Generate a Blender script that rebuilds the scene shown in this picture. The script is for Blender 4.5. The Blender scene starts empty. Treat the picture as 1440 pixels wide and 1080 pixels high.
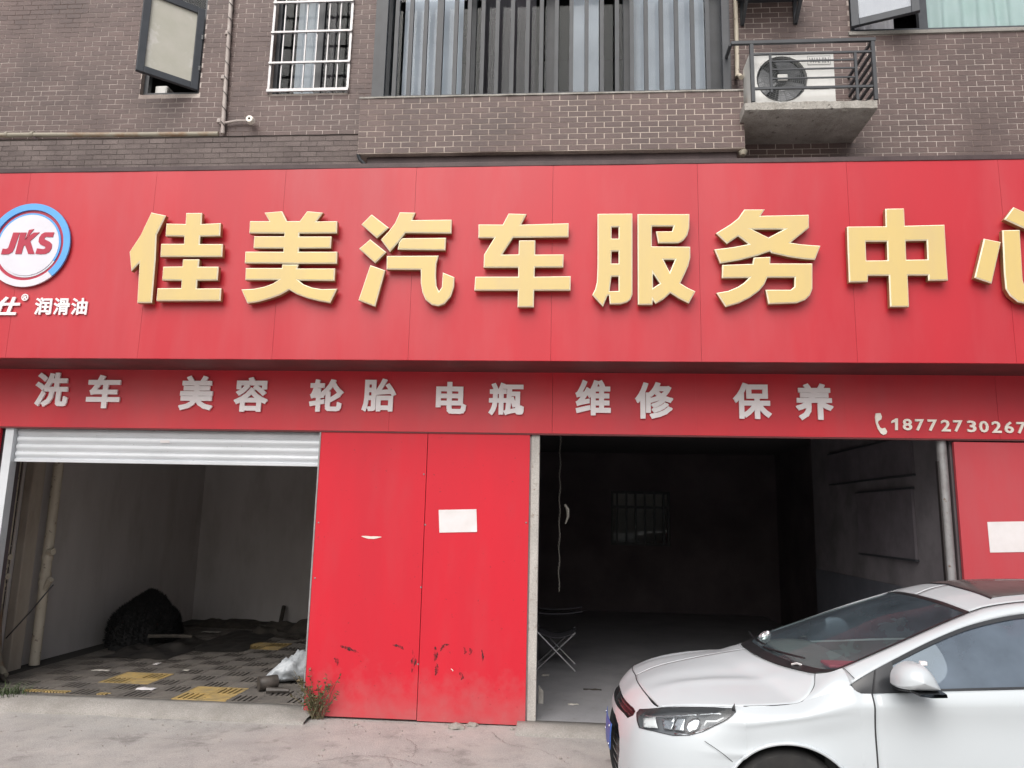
import bpy, bmesh, math, random
import numpy as np
from mathutils import Vector, Matrix, geometry, noise
random.seed(7)
rad = math.radians
scn = bpy.context.scene
COL = scn.collection

# ------------------------------------------------------------ camera
PXF, PCX, PCY = 1068.0, 720.0, 540.0            # focal length and centre in photo pixels (1440 x 1080)
CAM = np.array([0.0, -6.8015, 1.75])
def cam_dir(px, py):
    v = np.array([px - PCX, -(py - PCY), -PXF]); return v / np.linalg.norm(v)
_y = cam_dir(800, 728); _v = cam_dir(850, -5490)
_z = _v - _y * np.dot(_v, _y); _z /= np.linalg.norm(_z); _x = np.cross(_y, _z)
ROT = np.array([_x, _y, _z])                    # camera -> world
cd = bpy.data.cameras.new('camera'); cam = bpy.data.objects.new('camera', cd); COL.objects.link(cam)
cd.sensor_width = 36.0; cd.lens = 36.0 * PXF / 1440.0; cd.clip_end = 500; cd.clip_start = 0.05
cam.matrix_world = Matrix.Translation(CAM.tolist()) @ Matrix(ROT.tolist()).to_4x4()
scn.camera = cam

# ------------------------------------------------------------ world, sun, exposure (overcast)
SUN_EL, SUN_AZ = 47.0, 194.0                    # azimuth of the sun seen from above, degrees from +Y clockwise
w = bpy.data.worlds.new('World'); scn.world = w; w.use_nodes = True
nt = w.node_tree; nt.nodes.clear()
sky = nt.nodes.new('ShaderNodeTexSky'); sky.sky_type = 'NISHITA'; sky.sun_disc = False
sky.sun_elevation = rad(SUN_EL); sky.sun_rotation = rad(SUN_AZ)
sky.air_density = 1.2; sky.dust_density = 6.0; sky.ozone_density = 1.0
hs = nt.nodes.new('ShaderNodeHueSaturation'); hs.inputs['Saturation'].default_value = 0.42
bg = nt.nodes.new('ShaderNodeBackground'); bg.inputs['Strength'].default_value = 0.09
wo = nt.nodes.new('ShaderNodeOutputWorld')
nt.links.new(sky.outputs[0], hs.inputs['Color']); nt.links.new(hs.outputs[0], bg.inputs[0]); nt.links.new(bg.outputs[0], wo.inputs[0])
sl = bpy.data.lights.new('sun', 'SUN'); sl.energy = 1.35; sl.angle = rad(60); sl.color = (1.0, 0.985, 0.96)
sun = bpy.data.objects.new('sun', sl); COL.objects.link(sun)
sdir = Vector((math.sin(rad(SUN_AZ)) * math.cos(rad(SUN_EL)), math.cos(rad(SUN_AZ)) * math.cos(rad(SUN_EL)), math.sin(rad(SUN_EL))))
sun.rotation_euler = sdir.to_track_quat('Z', 'Y').to_euler()
scn.view_settings.view_transform = 'Standard'; scn.view_settings.look = 'None'
scn.view_settings.gamma = 1.0; scn.view_settings.exposure = 0.52
scn.view_settings.use_curve_mapping = False

# ------------------------------------------------------------ photo pixel -> place
def ray(px, py): return ROT @ cam_dir(px, py)
def PY(px, py, y):                              # on the plane Y = y (a wall, a sign face)
    r = ray(px, py); return CAM + r * (y - CAM[1]) / r[1]
def PZ(px, py, z):                              # on the level z (a floor)
    r = ray(px, py); return CAM + r * (z - CAM[2]) / r[2]
def project(p):
    v = ROT.T @ (np.array(p) - CAM); return (PCX + PXF * v[0] / -v[2], PCY - PXF * v[1] / -v[2])

# ------------------------------------------------------------ materials
def lin(c):
    c /= 255.0
    return c / 12.92 if c <= 0.04045 else ((c + 0.055) / 1.055) ** 2.4
def S(r, g, b): return (lin(r), lin(g), lin(b))
MATS = {}
def mat(name, col, rough=0.6, metal=0.0, col2=None, vscale=4.0, vlo=0.35, vhi=0.7, bump=0.0, bscale=60.0, rand=None, island=False,
        coat=0.0, fine=0.0, stretch=None, spec=0.5, dust_sheen=None, subsurf=False, bump2=0.0, b2scale=8.0, wear=None, splash=None):
    m = bpy.data.materials.new(name); m.use_nodes = True; MATS[name] = m
    n = m.node_tree.nodes; L = m.node_tree.links
    p = n['Principled BSDF']; p.inputs['Roughness'].default_value = rough; p.inputs['Metallic'].default_value = metal
    p.inputs['Coat Weight'].default_value = coat; p.inputs['Coat Roughness'].default_value = 0.09
    p.inputs['Specular IOR Level'].default_value = spec
    geo = n.new('ShaderNodeNewGeometry'); pos = geo.outputs['Position']
    if stretch:
        mp = n.new('ShaderNodeMapping'); mp.inputs['Scale'].default_value = stretch; L.new(pos, mp.inputs['Vector']); vpos = mp.outputs[0]
    else: vpos = pos
    def noise_(scale, det=4.0, v=None):
        t = n.new('ShaderNodeTexNoise'); t.inputs['Scale'].default_value = scale; t.inputs['Detail'].default_value = det
        t.inputs['Roughness'].default_value = 0.62; L.new(v if v is not None else vpos, t.inputs['Vector']); return t
    def ramp(src, lo, hi):
        r = n.new('ShaderNodeMapRange'); r.inputs['From Min'].default_value = lo; r.inputs['From Max'].default_value = hi; L.new(src, r.inputs['Value']); return r.outputs[0]
    def mixc(f, a, b, mode='MIX'):
        x = n.new('ShaderNodeMix'); x.data_type = 'RGBA'; x.blend_type = mode
        for s, v in ((0, f), (6, a), (7, b)):
            if isinstance(v, (int, float)): x.inputs[s].default_value = v
            elif isinstance(v, tuple): x.inputs[s].default_value = (*v, 1) if len(v) == 3 else v
            else: L.new(v, x.inputs[s])
        return x.outputs[2]
    c = col
    if col2: c = mixc(ramp(noise_(vscale).outputs[0], vlo, vhi), col, col2)
    if rand:                                    # piece to piece difference
        src = geo.outputs['Random Per Island'] if island else None
        if src is None:
            oi = n.new('ShaderNodeObjectInfo'); src = oi.outputs['Random']
        c = mixc(ramp(src, 0.0, 1.0), c, mixc(1.0, c, rand, 'MULTIPLY') if not isinstance(c, tuple) else tuple(a * b for a, b in zip(c, rand)))
    if fine: c = mixc(fine, c, mixc(ramp(noise_(110.0, 3.0, pos).outputs[0], 0.3, 0.7), (0.25, 0.25, 0.25), (1.6, 1.6, 1.6)), 'MULTIPLY')
    if dust_sheen:                                    # (colour, scale, lo, hi, amount): patchy film of dirt, on the sign also painted sky sheen
        dn = noise_(dust_sheen[1], 6.0)
        f = ramp(dn.outputs[0], dust_sheen[2], dust_sheen[3]); mm = n.new('ShaderNodeMath'); mm.operation = 'MULTIPLY'; mm.inputs[1].default_value = dust_sheen[4]; mm.use_clamp = True
        L.new(f, mm.inputs[0]); c = mixc(mm.outputs[0], c, dust_sheen[0])
    if splash:                                  # (colour, height, amount): road dirt thrown up against the foot, broken up by noise
        sx_ = n.new('ShaderNodeSeparateXYZ'); L.new(pos, sx_.inputs[0]); zn = n.new('ShaderNodeMath'); zn.operation = 'MULTIPLY_ADD'; zn.inputs[1].default_value = -1.0 / splash[1]; zn.inputs[2].default_value = 0.55; L.new(sx_.outputs[2], zn.inputs[0])
        ad = n.new('ShaderNodeMath'); ad.operation = 'ADD'; L.new(zn.outputs[0], ad.inputs[0]); L.new(noise_(7.0, 8.0, pos).outputs[0], ad.inputs[1])
        mm = n.new('ShaderNodeMath'); mm.operation = 'MULTIPLY'; mm.inputs[1].default_value = splash[2]; mm.use_clamp = True; L.new(ramp(ad.outputs[0], 0.45, 1.15), mm.inputs[0]); c = mixc(mm.outputs[0], c, splash[0])
    if wear:                                    # (colour, scale, lo, hi): small chips and stains
        wn = noise_(wear[1], 8.0, pos); c = mixc(ramp(wn.outputs[0], wear[2], wear[3]), c, wear[0])
    if isinstance(c, tuple): p.inputs['Base Color'].default_value = (*c, 1)
    else: L.new(c, p.inputs['Base Color'])
    prev = None
    if bump2:
        b = n.new('ShaderNodeBump'); b.inputs['Strength'].default_value = bump2; b.inputs['Distance'].default_value = 0.05
        L.new(noise_(b2scale, 2.0, pos).outputs[0], b.inputs['Height']); prev = b
    if bump:
        b = n.new('ShaderNodeBump'); b.inputs['Strength'].default_value = bump; b.inputs['Distance'].default_value = 0.01
        L.new(noise_(bscale, 5.0, pos).outputs[0], b.inputs['Height'])
        if prev: L.new(prev.outputs[0], b.inputs['Normal'])
        prev = b
    if prev: L.new(prev.outputs[0], p.inputs['Normal'])
    return m
def glass(name, tint=(0.8, 0.85, 0.85), rough=0.0, ior=1.5, edge=1.0, gcol=(1, 1, 1), film=None):
    m = bpy.data.materials.new(name); m.use_nodes = True; MATS[name] = m
    n = m.node_tree.nodes; L = m.node_tree.links; n.remove(n['Principled BSDF'])
    t = n.new('ShaderNodeBsdfTransparent'); t.inputs[0].default_value = (*tint, 1)
    g = n.new('ShaderNodeBsdfGlossy'); g.inputs['Roughness'].default_value = rough; g.inputs[0].default_value = (*gcol, 1)
    geo = n.new('ShaderNodeNewGeometry'); dt = n.new('ShaderNodeVectorMath'); dt.operation = 'DOT_PRODUCT'
    L.new(geo.outputs['Incoming'], dt.inputs[0]); L.new(geo.outputs['Normal'], dt.inputs[1]); src = dt.outputs['Value']
    f0 = ((ior - 1) / (ior + 1)) ** 2                       # Schlick reflectance, the same from both sides of the pane
    for op, b_ in (('ABSOLUTE', None), ('SUBTRACT', 1.0), ('POWER', 5.0), ('MULTIPLY', (1 - f0) * edge), ('ADD', f0)):
        q = n.new('ShaderNodeMath'); q.operation = op
        if op == 'SUBTRACT': q.inputs[0].default_value = b_; L.new(src, q.inputs[1])
        else:
            L.new(src, q.inputs[0])
            if b_ is not None: q.inputs[1].default_value = b_
        src = q.outputs[0]
    f = q
    x = n.new('ShaderNodeMixShader'); L.new(f.outputs[0], x.inputs[0]); L.new(t.outputs[0], x.inputs[1]); L.new(g.outputs[0], x.inputs[2])
    out = x.outputs[0]
    if film:                                                # (colour, amount): thin dusty film, its tint also painting in reflected sky and sign
        d = n.new('ShaderNodeBsdfDiffuse'); d.inputs[0].default_value = (*film[0], 1); t2 = n.new('ShaderNodeTexNoise'); t2.inputs['Scale'].default_value = 5.0; t2.inputs['Detail'].default_value = 5.0
        L.new(geo.outputs['Position'], t2.inputs['Vector']); r2 = n.new('ShaderNodeMapRange'); r2.inputs['From Min'].default_value = 0.2; r2.inputs['From Max'].default_value = 0.8; r2.inputs['To Min'].default_value = film[1] * 0.6; r2.inputs['To Max'].default_value = film[1] * 1.4
        L.new(t2.outputs[0], r2.inputs['Value']); y = n.new('ShaderNodeMixShader'); L.new(r2.outputs[0], y.inputs[0]); L.new(out, y.inputs[1]); L.new(d.outputs[0], y.inputs[2]); out = y.outputs[0]
    L.new(out, n['Material Output'].inputs[0]); return m

mat('brick', (0.158, 0.107, 0.098), 0.6, col2=(0.112, 0.08, 0.074), vscale=2.2, rand=(0.84, 0.84, 0.86), bump=0.25, bscale=90, fine=0.25)
mat('brick_run', (0.158, 0.107, 0.098), 0.6, col2=(0.112, 0.08, 0.074), vscale=2.2, rand=(0.84, 0.84, 0.86), island=True, bump=0.25, bscale=90, fine=0.25)
mat('brick_ledge', (0.2, 0.16, 0.15), 0.75, col2=(0.13, 0.1, 0.095), vscale=3.0, rand=(0.75, 0.74, 0.74), bump=0.3, bscale=90, fine=0.35)
mat('mortar', (0.58, 0.51, 0.47), 0.9, col2=(0.19, 0.14, 0.125), vscale=1.1, vlo=0.44, vhi=0.64, fine=0.4, bump=0.4)
mat('mortar_pale', (0.66, 0.57, 0.5), 0.9, col2=(0.36, 0.29, 0.25), vscale=1.5, vlo=0.45, vhi=0.65, fine=0.3)
mat('mortar_dark', (0.075, 0.062, 0.058), 0.9, col2=(0.2, 0.17, 0.15), vscale=2.5, fine=0.4)
mat('sign_red', (0.53, 0.019, 0.033), 0.38, col2=(0.45, 0.024, 0.038), vscale=0.9, bump2=0.035, b2scale=1.3, dust_sheen=((0.5, 0.17, 0.18), 1.3, 0.42, 0.8, 0.34), stretch=(1, 1, 0.22), spec=0.45)  # pale pink streaks: dust plus the sky's sheen put into the colour
mat('fascia_red', (0.6, 0.022, 0.036), 0.4, col2=(0.48, 0.026, 0.042), vscale=1.2, stretch=(1, 1, 0.4), dust_sheen=((0.4, 0.15, 0.15), 1.4, 0.45, 0.8, 0.25))
mat('panel_red', (0.62, 0.014, 0.032), 0.45, col2=(0.55, 0.017, 0.034), vscale=1.5, bump2=0.03, b2scale=2.0, spec=0.35, stretch=(1, 1, 0.25), dust_sheen=((0.42, 0.08, 0.09), 3.5, 0.5, 0.8, 0.22), splash=((0.4, 0.16, 0.16), 0.7, 0.55), wear=((0.3, 0.02, 0.025), 30, 0.66, 0.74))
mat('panel_faded', (0.5, 0.06, 0.075), 0.5, col2=(0.45, 0.055, 0.07), vscale=1.5, bump2=0.03, b2scale=2.0, spec=0.35, stretch=(1, 1, 0.25), dust_sheen=((0.45, 0.15, 0.16), 3.0, 0.45, 0.8, 0.3))
mat('trim_dark', (0.05, 0.03, 0.032), 0.6, col2=(0.09, 0.06, 0.06), fine=0.3)
mat('soffit', (0.16, 0.03, 0.035), 0.7, col2=(0.1, 0.03, 0.03))
mat('gold', (0.67, 0.5, 0.185), 0.42, metal=0.0, col2=(0.62, 0.47, 0.2), vscale=3.5, stretch=(1, 1, 0.3), dust_sheen=((0.55, 0.4, 0.25), 3.0, 0.5, 0.85, 0.4), spec=0.6)
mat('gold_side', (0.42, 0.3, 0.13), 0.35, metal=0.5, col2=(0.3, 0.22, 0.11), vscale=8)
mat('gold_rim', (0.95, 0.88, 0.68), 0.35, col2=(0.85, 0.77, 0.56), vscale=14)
mat('letter_white', (0.92, 0.88, 0.89), 0.45, col2=(0.86, 0.81, 0.82), vscale=6)
mat('letter_cream', (0.9, 0.85, 0.77), 0.45, col2=(0.82, 0.77, 0.69), vscale=9)
mat('logo_blue', (0.10, 0.36, 0.80), 0.4, col2=(0.12, 0.4, 0.78), vscale=7)
mat('logo_white', (0.72, 0.71, 0.78), 0.4, col2=(0.66, 0.65, 0.71), vscale=5)
mat('logo_red', (0.45, 0.025, 0.06), 0.4, col2=(0.4, 0.03, 0.06))
mat('shutter', (0.68, 0.71, 0.75), 0.42, metal=0.1, col2=(0.58, 0.61, 0.64), vscale=5, stretch=(0.3, 1, 1), wear=((0.2, 0.19, 0.18), 40, 0.66, 0.75))
mat('steel_grey', (0.34, 0.34, 0.35), 0.5, metal=0.4, col2=(0.25, 0.24, 0.24), vscale=10, wear=((0.16, 0.1, 0.07), 18, 0.62, 0.72))
mat('post_pale', (0.5, 0.48, 0.45), 0.7, col2=(0.36, 0.34, 0.32), vscale=6, stretch=(1, 1, 0.25), wear=((0.2, 0.14, 0.1), 20, 0.6, 0.72), fine=0.3)
mat('frame_dark', (0.04, 0.043, 0.05), 0.5, col2=(0.055, 0.06, 0.068), vscale=6)
mat('frame_mid', (0.042, 0.048, 0.058), 0.55, col2=(0.056, 0.063, 0.075), vscale=8, wear=((0.25, 0.24, 0.23), 30, 0.68, 0.76))
mat('steel_white', (0.5, 0.49, 0.5), 0.4, metal=0.3, col2=(0.38, 0.37, 0.37), vscale=12)
mat('curtain', (0.6, 0.6, 0.64), 0.9, col2=(0.48, 0.48, 0.53), vscale=3)
mat('curtain_green', (0.55, 0.66, 0.62), 0.9, col2=(0.62, 0.7, 0.68), vscale=3)
mat('curtain_dim', (0.66, 0.66, 0.72), 0.9, col2=(0.56, 0.56, 0.62), vscale=3)
mat('curtain_dark', (0.03, 0.023, 0.028), 0.9, col2=(0.05, 0.036, 0.042), vscale=4)
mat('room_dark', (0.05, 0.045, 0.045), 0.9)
mat('sash_film', (0.5, 0.49, 0.42), 0.55, col2=(0.56, 0.54, 0.48), vscale=5, wear=((0.62, 0.6, 0.56), 7, 0.58, 0.66))
mat('concrete', (0.33, 0.315, 0.295), 0.9, col2=(0.24, 0.225, 0.205), vscale=2.2, bump=0.5, bscale=70, fine=0.3, wear=((0.14, 0.13, 0.12), 9, 0.62, 0.75))
mat('concrete_pale', (0.46, 0.44, 0.41), 0.9, col2=(0.3, 0.28, 0.25), vscale=6, bump=0.7, bscale=45, fine=0.35, wear=((0.13, 0.115, 0.1), 14, 0.6, 0.7))
mat('concrete_lip', (0.34, 0.32, 0.3), 0.9, col2=(0.25, 0.235, 0.215), vscale=4, bump=0.6, bscale=60, fine=0.3)
mat('ground', (0.415, 0.4, 0.385), 0.92, col2=(0.315, 0.303, 0.29), vscale=1.6, bump=0.5, bscale=90, fine=0.3, dust_sheen=((0.47, 0.44, 0.41), 4.2, 0.45, 0.75, 0.6), wear=((0.17, 0.16, 0.15), 3.4, 0.56, 0.76))
mat('bay_floor', (0.34, 0.335, 0.35), 0.4, col2=(0.24, 0.24, 0.255), vscale=2.0, bump=0.3, bscale=50, fine=0.2, wear=((0.2, 0.19, 0.18), 6, 0.6, 0.75))
mat('wall_plaster', (0.7, 0.66, 0.65), 0.9, col2=(0.6, 0.565, 0.55), vscale=1.3, stretch=(1, 1, 0.35), bump=0.2, bscale=50, dust_sheen=((0.4, 0.37, 0.33), 2.3, 0.5, 0.8, 0.6))
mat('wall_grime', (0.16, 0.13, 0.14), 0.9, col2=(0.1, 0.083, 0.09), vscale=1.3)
mat('wall_right', (0.24, 0.22, 0.235), 0.85, col2=(0.17, 0.155, 0.17), vscale=1.5, dust_sheen=((0.1, 0.095, 0.1), 2.2, 0.45, 0.75, 0.7))
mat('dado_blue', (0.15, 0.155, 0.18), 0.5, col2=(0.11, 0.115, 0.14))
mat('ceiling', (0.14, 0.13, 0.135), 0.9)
mat('tile_dark', (0.045, 0.038, 0.045), 0.35, col2=(0.06, 0.05, 0.055), rand=(0.7, 0.7, 0.7))
mat('pipe_cream', (0.7, 0.63, 0.52), 0.55, col2=(0.56, 0.49, 0.39), vscale=6, stretch=(1, 1, 0.4), wear=((0.17, 0.11, 0.07), 16, 0.6, 0.7))
mat('pipe_pale', (0.5, 0.45, 0.42), 0.6, col2=(0.36, 0.3, 0.28), vscale=7)
mat('pipe_rust', (0.33, 0.3, 0.24), 0.6, col2=(0.26, 0.17, 0.11), vscale=5, vlo=0.45, vhi=0.6)
mat('pilaster', (0.55, 0.49, 0.42), 0.9, col2=(0.4, 0.33, 0.27), vscale=2.5, stretch=(1, 1, 0.3), dust_sheen=((0.17, 0.1, 0.06), 3, 0.5, 0.75, 0.6))
mat('wire_dark', (0.025, 0.02, 0.02), 0.6)
mat('grate_grey', (0.125, 0.113, 0.105), 0.6, col2=(0.19, 0.17, 0.15), vscale=6, rand=(0.88, 0.88, 0.88), fine=0.25)
mat('grate_yellow', (0.50, 0.34, 0.12), 0.6, col2=(0.33, 0.25, 0.12), vscale=7, dust_sheen=((0.2, 0.17, 0.12), 12, 0.45, 0.75, 0.7))
mat('sub_floor', (0.05, 0.048, 0.045), 0.8)
mat('black_fluff', (0.012, 0.012, 0.013), 0.95, col2=(0.022, 0.021, 0.021), vscale=20)
mat('black_tarp', (0.022, 0.021, 0.021), 0.6, col2=(0.045, 0.04, 0.036), vscale=5)
mat('rag_dark', (0.05, 0.045, 0.04), 0.9, col2=(0.1, 0.085, 0.07), vscale=9)
mat('plastic_bag', (0.5, 0.53, 0.56), 0.32, col2=(0.4, 0.43, 0.46), vscale=9, bump=0.5, bscale=40)
mat('can_dark', (0.04, 0.035, 0.032), 0.5, col2=(0.1, 0.085, 0.075), vscale=10)
mat('paper', (0.76, 0.73, 0.74), 0.8, col2=(0.7, 0.67, 0.67), vscale=8)
mat('paper_dirty', (0.6, 0.58, 0.54), 0.85, col2=(0.42, 0.39, 0.35), vscale=20)
mat('weed_leaf', (0.10, 0.13, 0.05), 0.7, col2=(0.17, 0.15, 0.08), vscale=8, rand=(0.6, 0.65, 0.5), island=True)
mat('weed_dry', (0.17, 0.15, 0.09), 0.8, col2=(0.22, 0.18, 0.12), vscale=10, rand=(0.6, 0.55, 0.5), island=True)
mat('grass_blade', (0.05, 0.085, 0.03), 0.6, col2=(0.09, 0.12, 0.05), vscale=9, rand=(0.6, 0.7, 0.5), island=True)
mat('stone', (0.36, 0.34, 0.31), 0.9, col2=(0.26, 0.24, 0.22), vscale=14, bump=0.5, bscale=80)
mat('scratch', (0.72, 0.66, 0.6), 0.7)
mat('ac_white', (0.8, 0.8, 0.78), 0.4, col2=(0.72, 0.715, 0.69), vscale=4, stretch=(1, 1, 0.3))
mat('ac_dark', (0.03, 0.033, 0.035), 0.5)
mat('ac_grille', (0.16, 0.17, 0.175), 0.45, col2=(0.22, 0.23, 0.235), vscale=10)
mat('ac_text', (0.25, 0.25, 0.26), 0.5)
mat('chair_metal', (0.42, 0.42, 0.43), 0.4, metal=0.6)
mat('chair_fabric', (0.05, 0.048, 0.06), 0.9, col2=(0.08, 0.075, 0.085), vscale=12)
mat('board_dark', (0.14, 0.125, 0.14), 0.6, col2=(0.2, 0.18, 0.2), vscale=4)
mat('chain', (0.4, 0.38, 0.34), 0.5, metal=0.5)
mat('car_white', (0.53, 0.57, 0.6), 0.4, coat=0.6, col2=(0.52, 0.56, 0.59), vscale=3, spec=0.5)
mat('car_black', (0.018, 0.019, 0.021), 0.35, col2=(0.026, 0.027, 0.03), vscale=12)
mat('car_trim', (0.03, 0.032, 0.036), 0.25)
mat('car_seam', (0.03, 0.03, 0.033), 0.8)
mat('car_inside', (0.12, 0.125, 0.125), 0.85, col2=(0.15, 0.155, 0.155), vscale=9)
mat('car_cloth', (0.2, 0.2, 0.21), 0.9)
mat('chrome', (0.75, 0.76, 0.78), 0.12, metal=1.0)
mat('reflector', (0.62, 0.64, 0.66), 0.22, metal=0.85, col2=(0.4, 0.41, 0.42), vscale=30)
mat('lamp_dark', (0.2, 0.205, 0.215), 0.3, metal=0.3)
mat('lamp_white', (0.8, 0.82, 0.82), 0.25)
mat('tail_red', (0.35, 0.01, 0.012), 0.15, coat=0.6)
mat('plate_blue', (0.05, 0.12, 0.42), 0.4)
mat('tyre', (0.02, 0.02, 0.021), 0.85, col2=(0.032, 0.031, 0.03), vscale=18)
mat('rim_alloy', (0.45, 0.46, 0.47), 0.3, metal=0.8)
mat('tissue_red', (0.42, 0.04, 0.07), 0.6)
mat('bead', (0.6, 0.6, 0.62), 0.2, metal=0.7)
glass('win_glass', (0.88, 0.91, 0.92), ior=1.22, edge=0.5); glass('car_glass', (0.68, 0.76, 0.74), ior=1.4, edge=0.3, film=((0.4, 0.49, 0.58), 0.075)); glass('lamp_glass', (0.9, 0.92, 0.93), ior=1.45)
glass('side_glass', (0.22, 0.26, 0.30), ior=2.0, gcol=(0.8, 0.92, 1.0), film=((0.36, 0.45, 0.58), 0.22)); glass('roof_glass', (0.12, 0.10, 0.11), ior=1.5, edge=0.4, film=((0.3, 0.24, 0.24), 0.3))

def smudge(name, col, top=0.85, scale=46.0):                                        # thin broken film, clear between the specks
    m = mat(name, col, 0.75); n = m.node_tree.nodes; L = m.node_tree.links; p = n['Principled BSDF']
    t = n.new('ShaderNodeTexNoise'); t.inputs['Scale'].default_value = scale; t.inputs['Detail'].default_value = 6.0
    g = n.new('ShaderNodeNewGeometry'); mp = n.new('ShaderNodeMapping'); mp.inputs['Scale'].default_value = (1, 1, 0.45); L.new(g.outputs['Position'], mp.inputs['Vector']); L.new(mp.outputs[0], t.inputs['Vector'])
    r = n.new('ShaderNodeMapRange'); r.inputs['From Min'].default_value = 0.40; r.inputs['From Max'].default_value = 0.62; r.inputs['To Max'].default_value = top; L.new(t.outputs[0], r.inputs['Value']); L.new(r.outputs[0], p.inputs['Alpha'])
smudge('scuff', (0.035, 0.02, 0.022))

# ------------------------------------------------------------ mesh helpers
LOC = {}
def root_loc(o): return LOC.get(o.name, Vector((0, 0, 0))) if o else Vector((0, 0, 0))
def thing(name, label=None, cat=None, loc=(0, 0, 0), group=None, kind=None):
    o = bpy.data.objects.new(name, None); COL.objects.link(o); o.empty_display_size = 0.1
    o.location = loc; LOC[o.name] = Vector(loc); tag(o, label, cat, group, kind); return o
def tag(o, label=None, cat=None, group=None, kind=None):
    if label: o['label'] = label
    if cat: o['category'] = cat
    if group: o['group'] = group
    if kind: o['kind'] = kind
    return o
class MB:
    def __init__(s): s.v = []; s.f = []; s.mi = []
    def add(s, vs, fs, mi=0):
        k = len(s.v); s.v += [tuple(float(q) for q in x) for x in vs]; s.f += [tuple(k + i for i in f) for f in fs]; s.mi += [mi] * len(fs); return s
    def box(s, a, b, mi=0):
        (x0, y0, z0), (x1, y1, z1) = a, b
        vs = [(x0, y0, z0), (x1, y0, z0), (x1, y1, z0), (x0, y1, z0), (x0, y0, z1), (x1, y0, z1), (x1, y1, z1), (x0, y1, z1)]
        return s.add(vs, [(0, 3, 2, 1), (4, 5, 6, 7), (0, 1, 5, 4), (1, 2, 6, 5), (2, 3, 7, 6), (3, 0, 4, 7)], mi)
    def bar(s, p, q, wx, wy, up=(0, 0, 1), mi=0):       # a rectangular bar from p to q
        p, q = Vector(p), Vector(q); d = (q - p).normalized(); u = Vector(up)
        if abs(d.dot(u)) > 0.95: u = Vector((0, 1, 0))
        a = d.cross(u).normalized() * wx / 2; b = d.cross(a).normalized() * wy / 2
        vs = [p - a - b, p + a - b, p + a + b, p - a + b, q - a - b, q + a - b, q + a + b, q - a + b]
        return s.add(vs, [(0, 3, 2, 1), (4, 5, 6, 7), (0, 1, 5, 4), (1, 2, 6, 5), (2, 3, 7, 6), (3, 0, 4, 7)], mi)
    def tube(s, pts, r, n=8, cap=True, mi=0):
        pts = [Vector(p) for p in pts]; rs = r if isinstance(r, (list, tuple)) else [r] * len(pts)
        rings = []; prev = None
        for i, p in enumerate(pts):
            d = (pts[min(i + 1, len(pts) - 1)] - pts[max(i - 1, 0)]).normalized()
            u = prev if prev is not None and abs(prev.dot(d)) < 0.97 else (Vector((0, 0, 1)) if abs(d.z) < 0.9 else Vector((1, 0, 0)))
            a = d.cross(u).normalized(); b = a.cross(d).normalized(); prev = b
            rings.append([p + (a * math.cos(2 * math.pi * k / n) + b * math.sin(2 * math.pi * k / n)) * rs[i] for k in range(n)])
        vs = [v for rg in rings for v in rg]; fs = []
        for i in range(len(pts) - 1):
            for k in range(n): fs.append((i * n + k, i * n + (k + 1) % n, (i + 1) * n + (k + 1) % n, (i + 1) * n + k))
        if cap: fs.append(tuple(range(n - 1, -1, -1))); fs.append(tuple((len(pts) - 1) * n + k for k in range(n)))
        return s.add(vs, fs, mi)
    def prism(s, poly, d, mi=0):                        # polygon of 3D points swept by d
        n = len(poly); d = Vector(d); vs = [Vector(p) for p in poly] + [Vector(p) + d for p in poly]
        fs = [tuple(range(n)), tuple(range(2 * n - 1, n - 1, -1))] + [(i, n + i, n + (i + 1) % n, (i + 1) % n) for i in range(n)]
        return s.add(vs, fs, mi)
    def grid(s, P, mi=0, flip=False):
        r, c = len(P), len(P[0]); vs = [p for row in P for p in row]; fs = []
        for i in range(r - 1):
            for j in range(c - 1):
                q = (i * c + j, i * c + j + 1, (i + 1) * c + j + 1, (i + 1) * c + j); fs.append(q[::-1] if flip else q)
        return s.add(vs, fs, mi)
    def lathe(s, prof, o, axis='Y', n=24, mi=0):        # prof: (radius, height along axis)
        vs = []; o = Vector(o)
        for r, h in prof:
            for k in range(n):
                a = 2 * math.pi * k / n; c_, s_ = r * math.cos(a), r * math.sin(a)
                vs.append(o + (Vector((c_, h, s_)) if axis == 'Y' else Vector((c_, s_, h)) if axis == 'Z' else Vector((h, c_, s_))))
        fs = []
        for i in range(len(prof) - 1):
            for k in range(n): fs.append((i * n + k, i * n + (k + 1) % n, (i + 1) * n + (k + 1) % n, (i + 1) * n + k))
        return s.add(vs, fs, mi)
    def build(s, name, mats, parent=None, smooth=False, bevel=0.0, fixn=True, at=None):
        me = bpy.data.meshes.new(name); o = bpy.data.objects.new(name, me); COL.objects.link(o)
        if parent is not None: off = root_loc(parent)
        else: off = Vector(at) if at is not None else Vector((0, 0, 0))
        me.from_pydata([tuple(Vector(v) - off) for v in s.v], [], s.f)
        ml = mats if isinstance(mats, (list, tuple)) else [mats]
        for m in ml: me.materials.append(MATS[m])
        if len(ml) > 1: me.polygons.foreach_set('material_index', s.mi)
        if fixn:
            bm = bmesh.new(); bm.from_mesh(me); bmesh.ops.recalc_face_normals(bm, faces=bm.faces); bm.to_mesh(me); bm.free()
        if smooth:
            me.polygons.foreach_set('use_smooth', [True] * len(me.polygons))
            if smooth != 'all':
                try: me.set_sharp_from_angle(angle=rad(smooth if smooth is not True and smooth > 1 else 40))
                except Exception: pass
        if parent is not None: o.parent = parent; LOC[o.name] = off
        else:
            o.location = off; LOC[o.name] = off
        if bevel:
            b = o.modifiers.new('bevel', 'BEVEL'); b.width = bevel; b.segments = 2; b.limit_method = 'ANGLE'
        me.update(); return o
def box(name, a, b, m, parent=None, bevel=0.0, **k): return MB().box(a, b).build(name, m, parent, bevel=bevel, **k)
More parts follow.
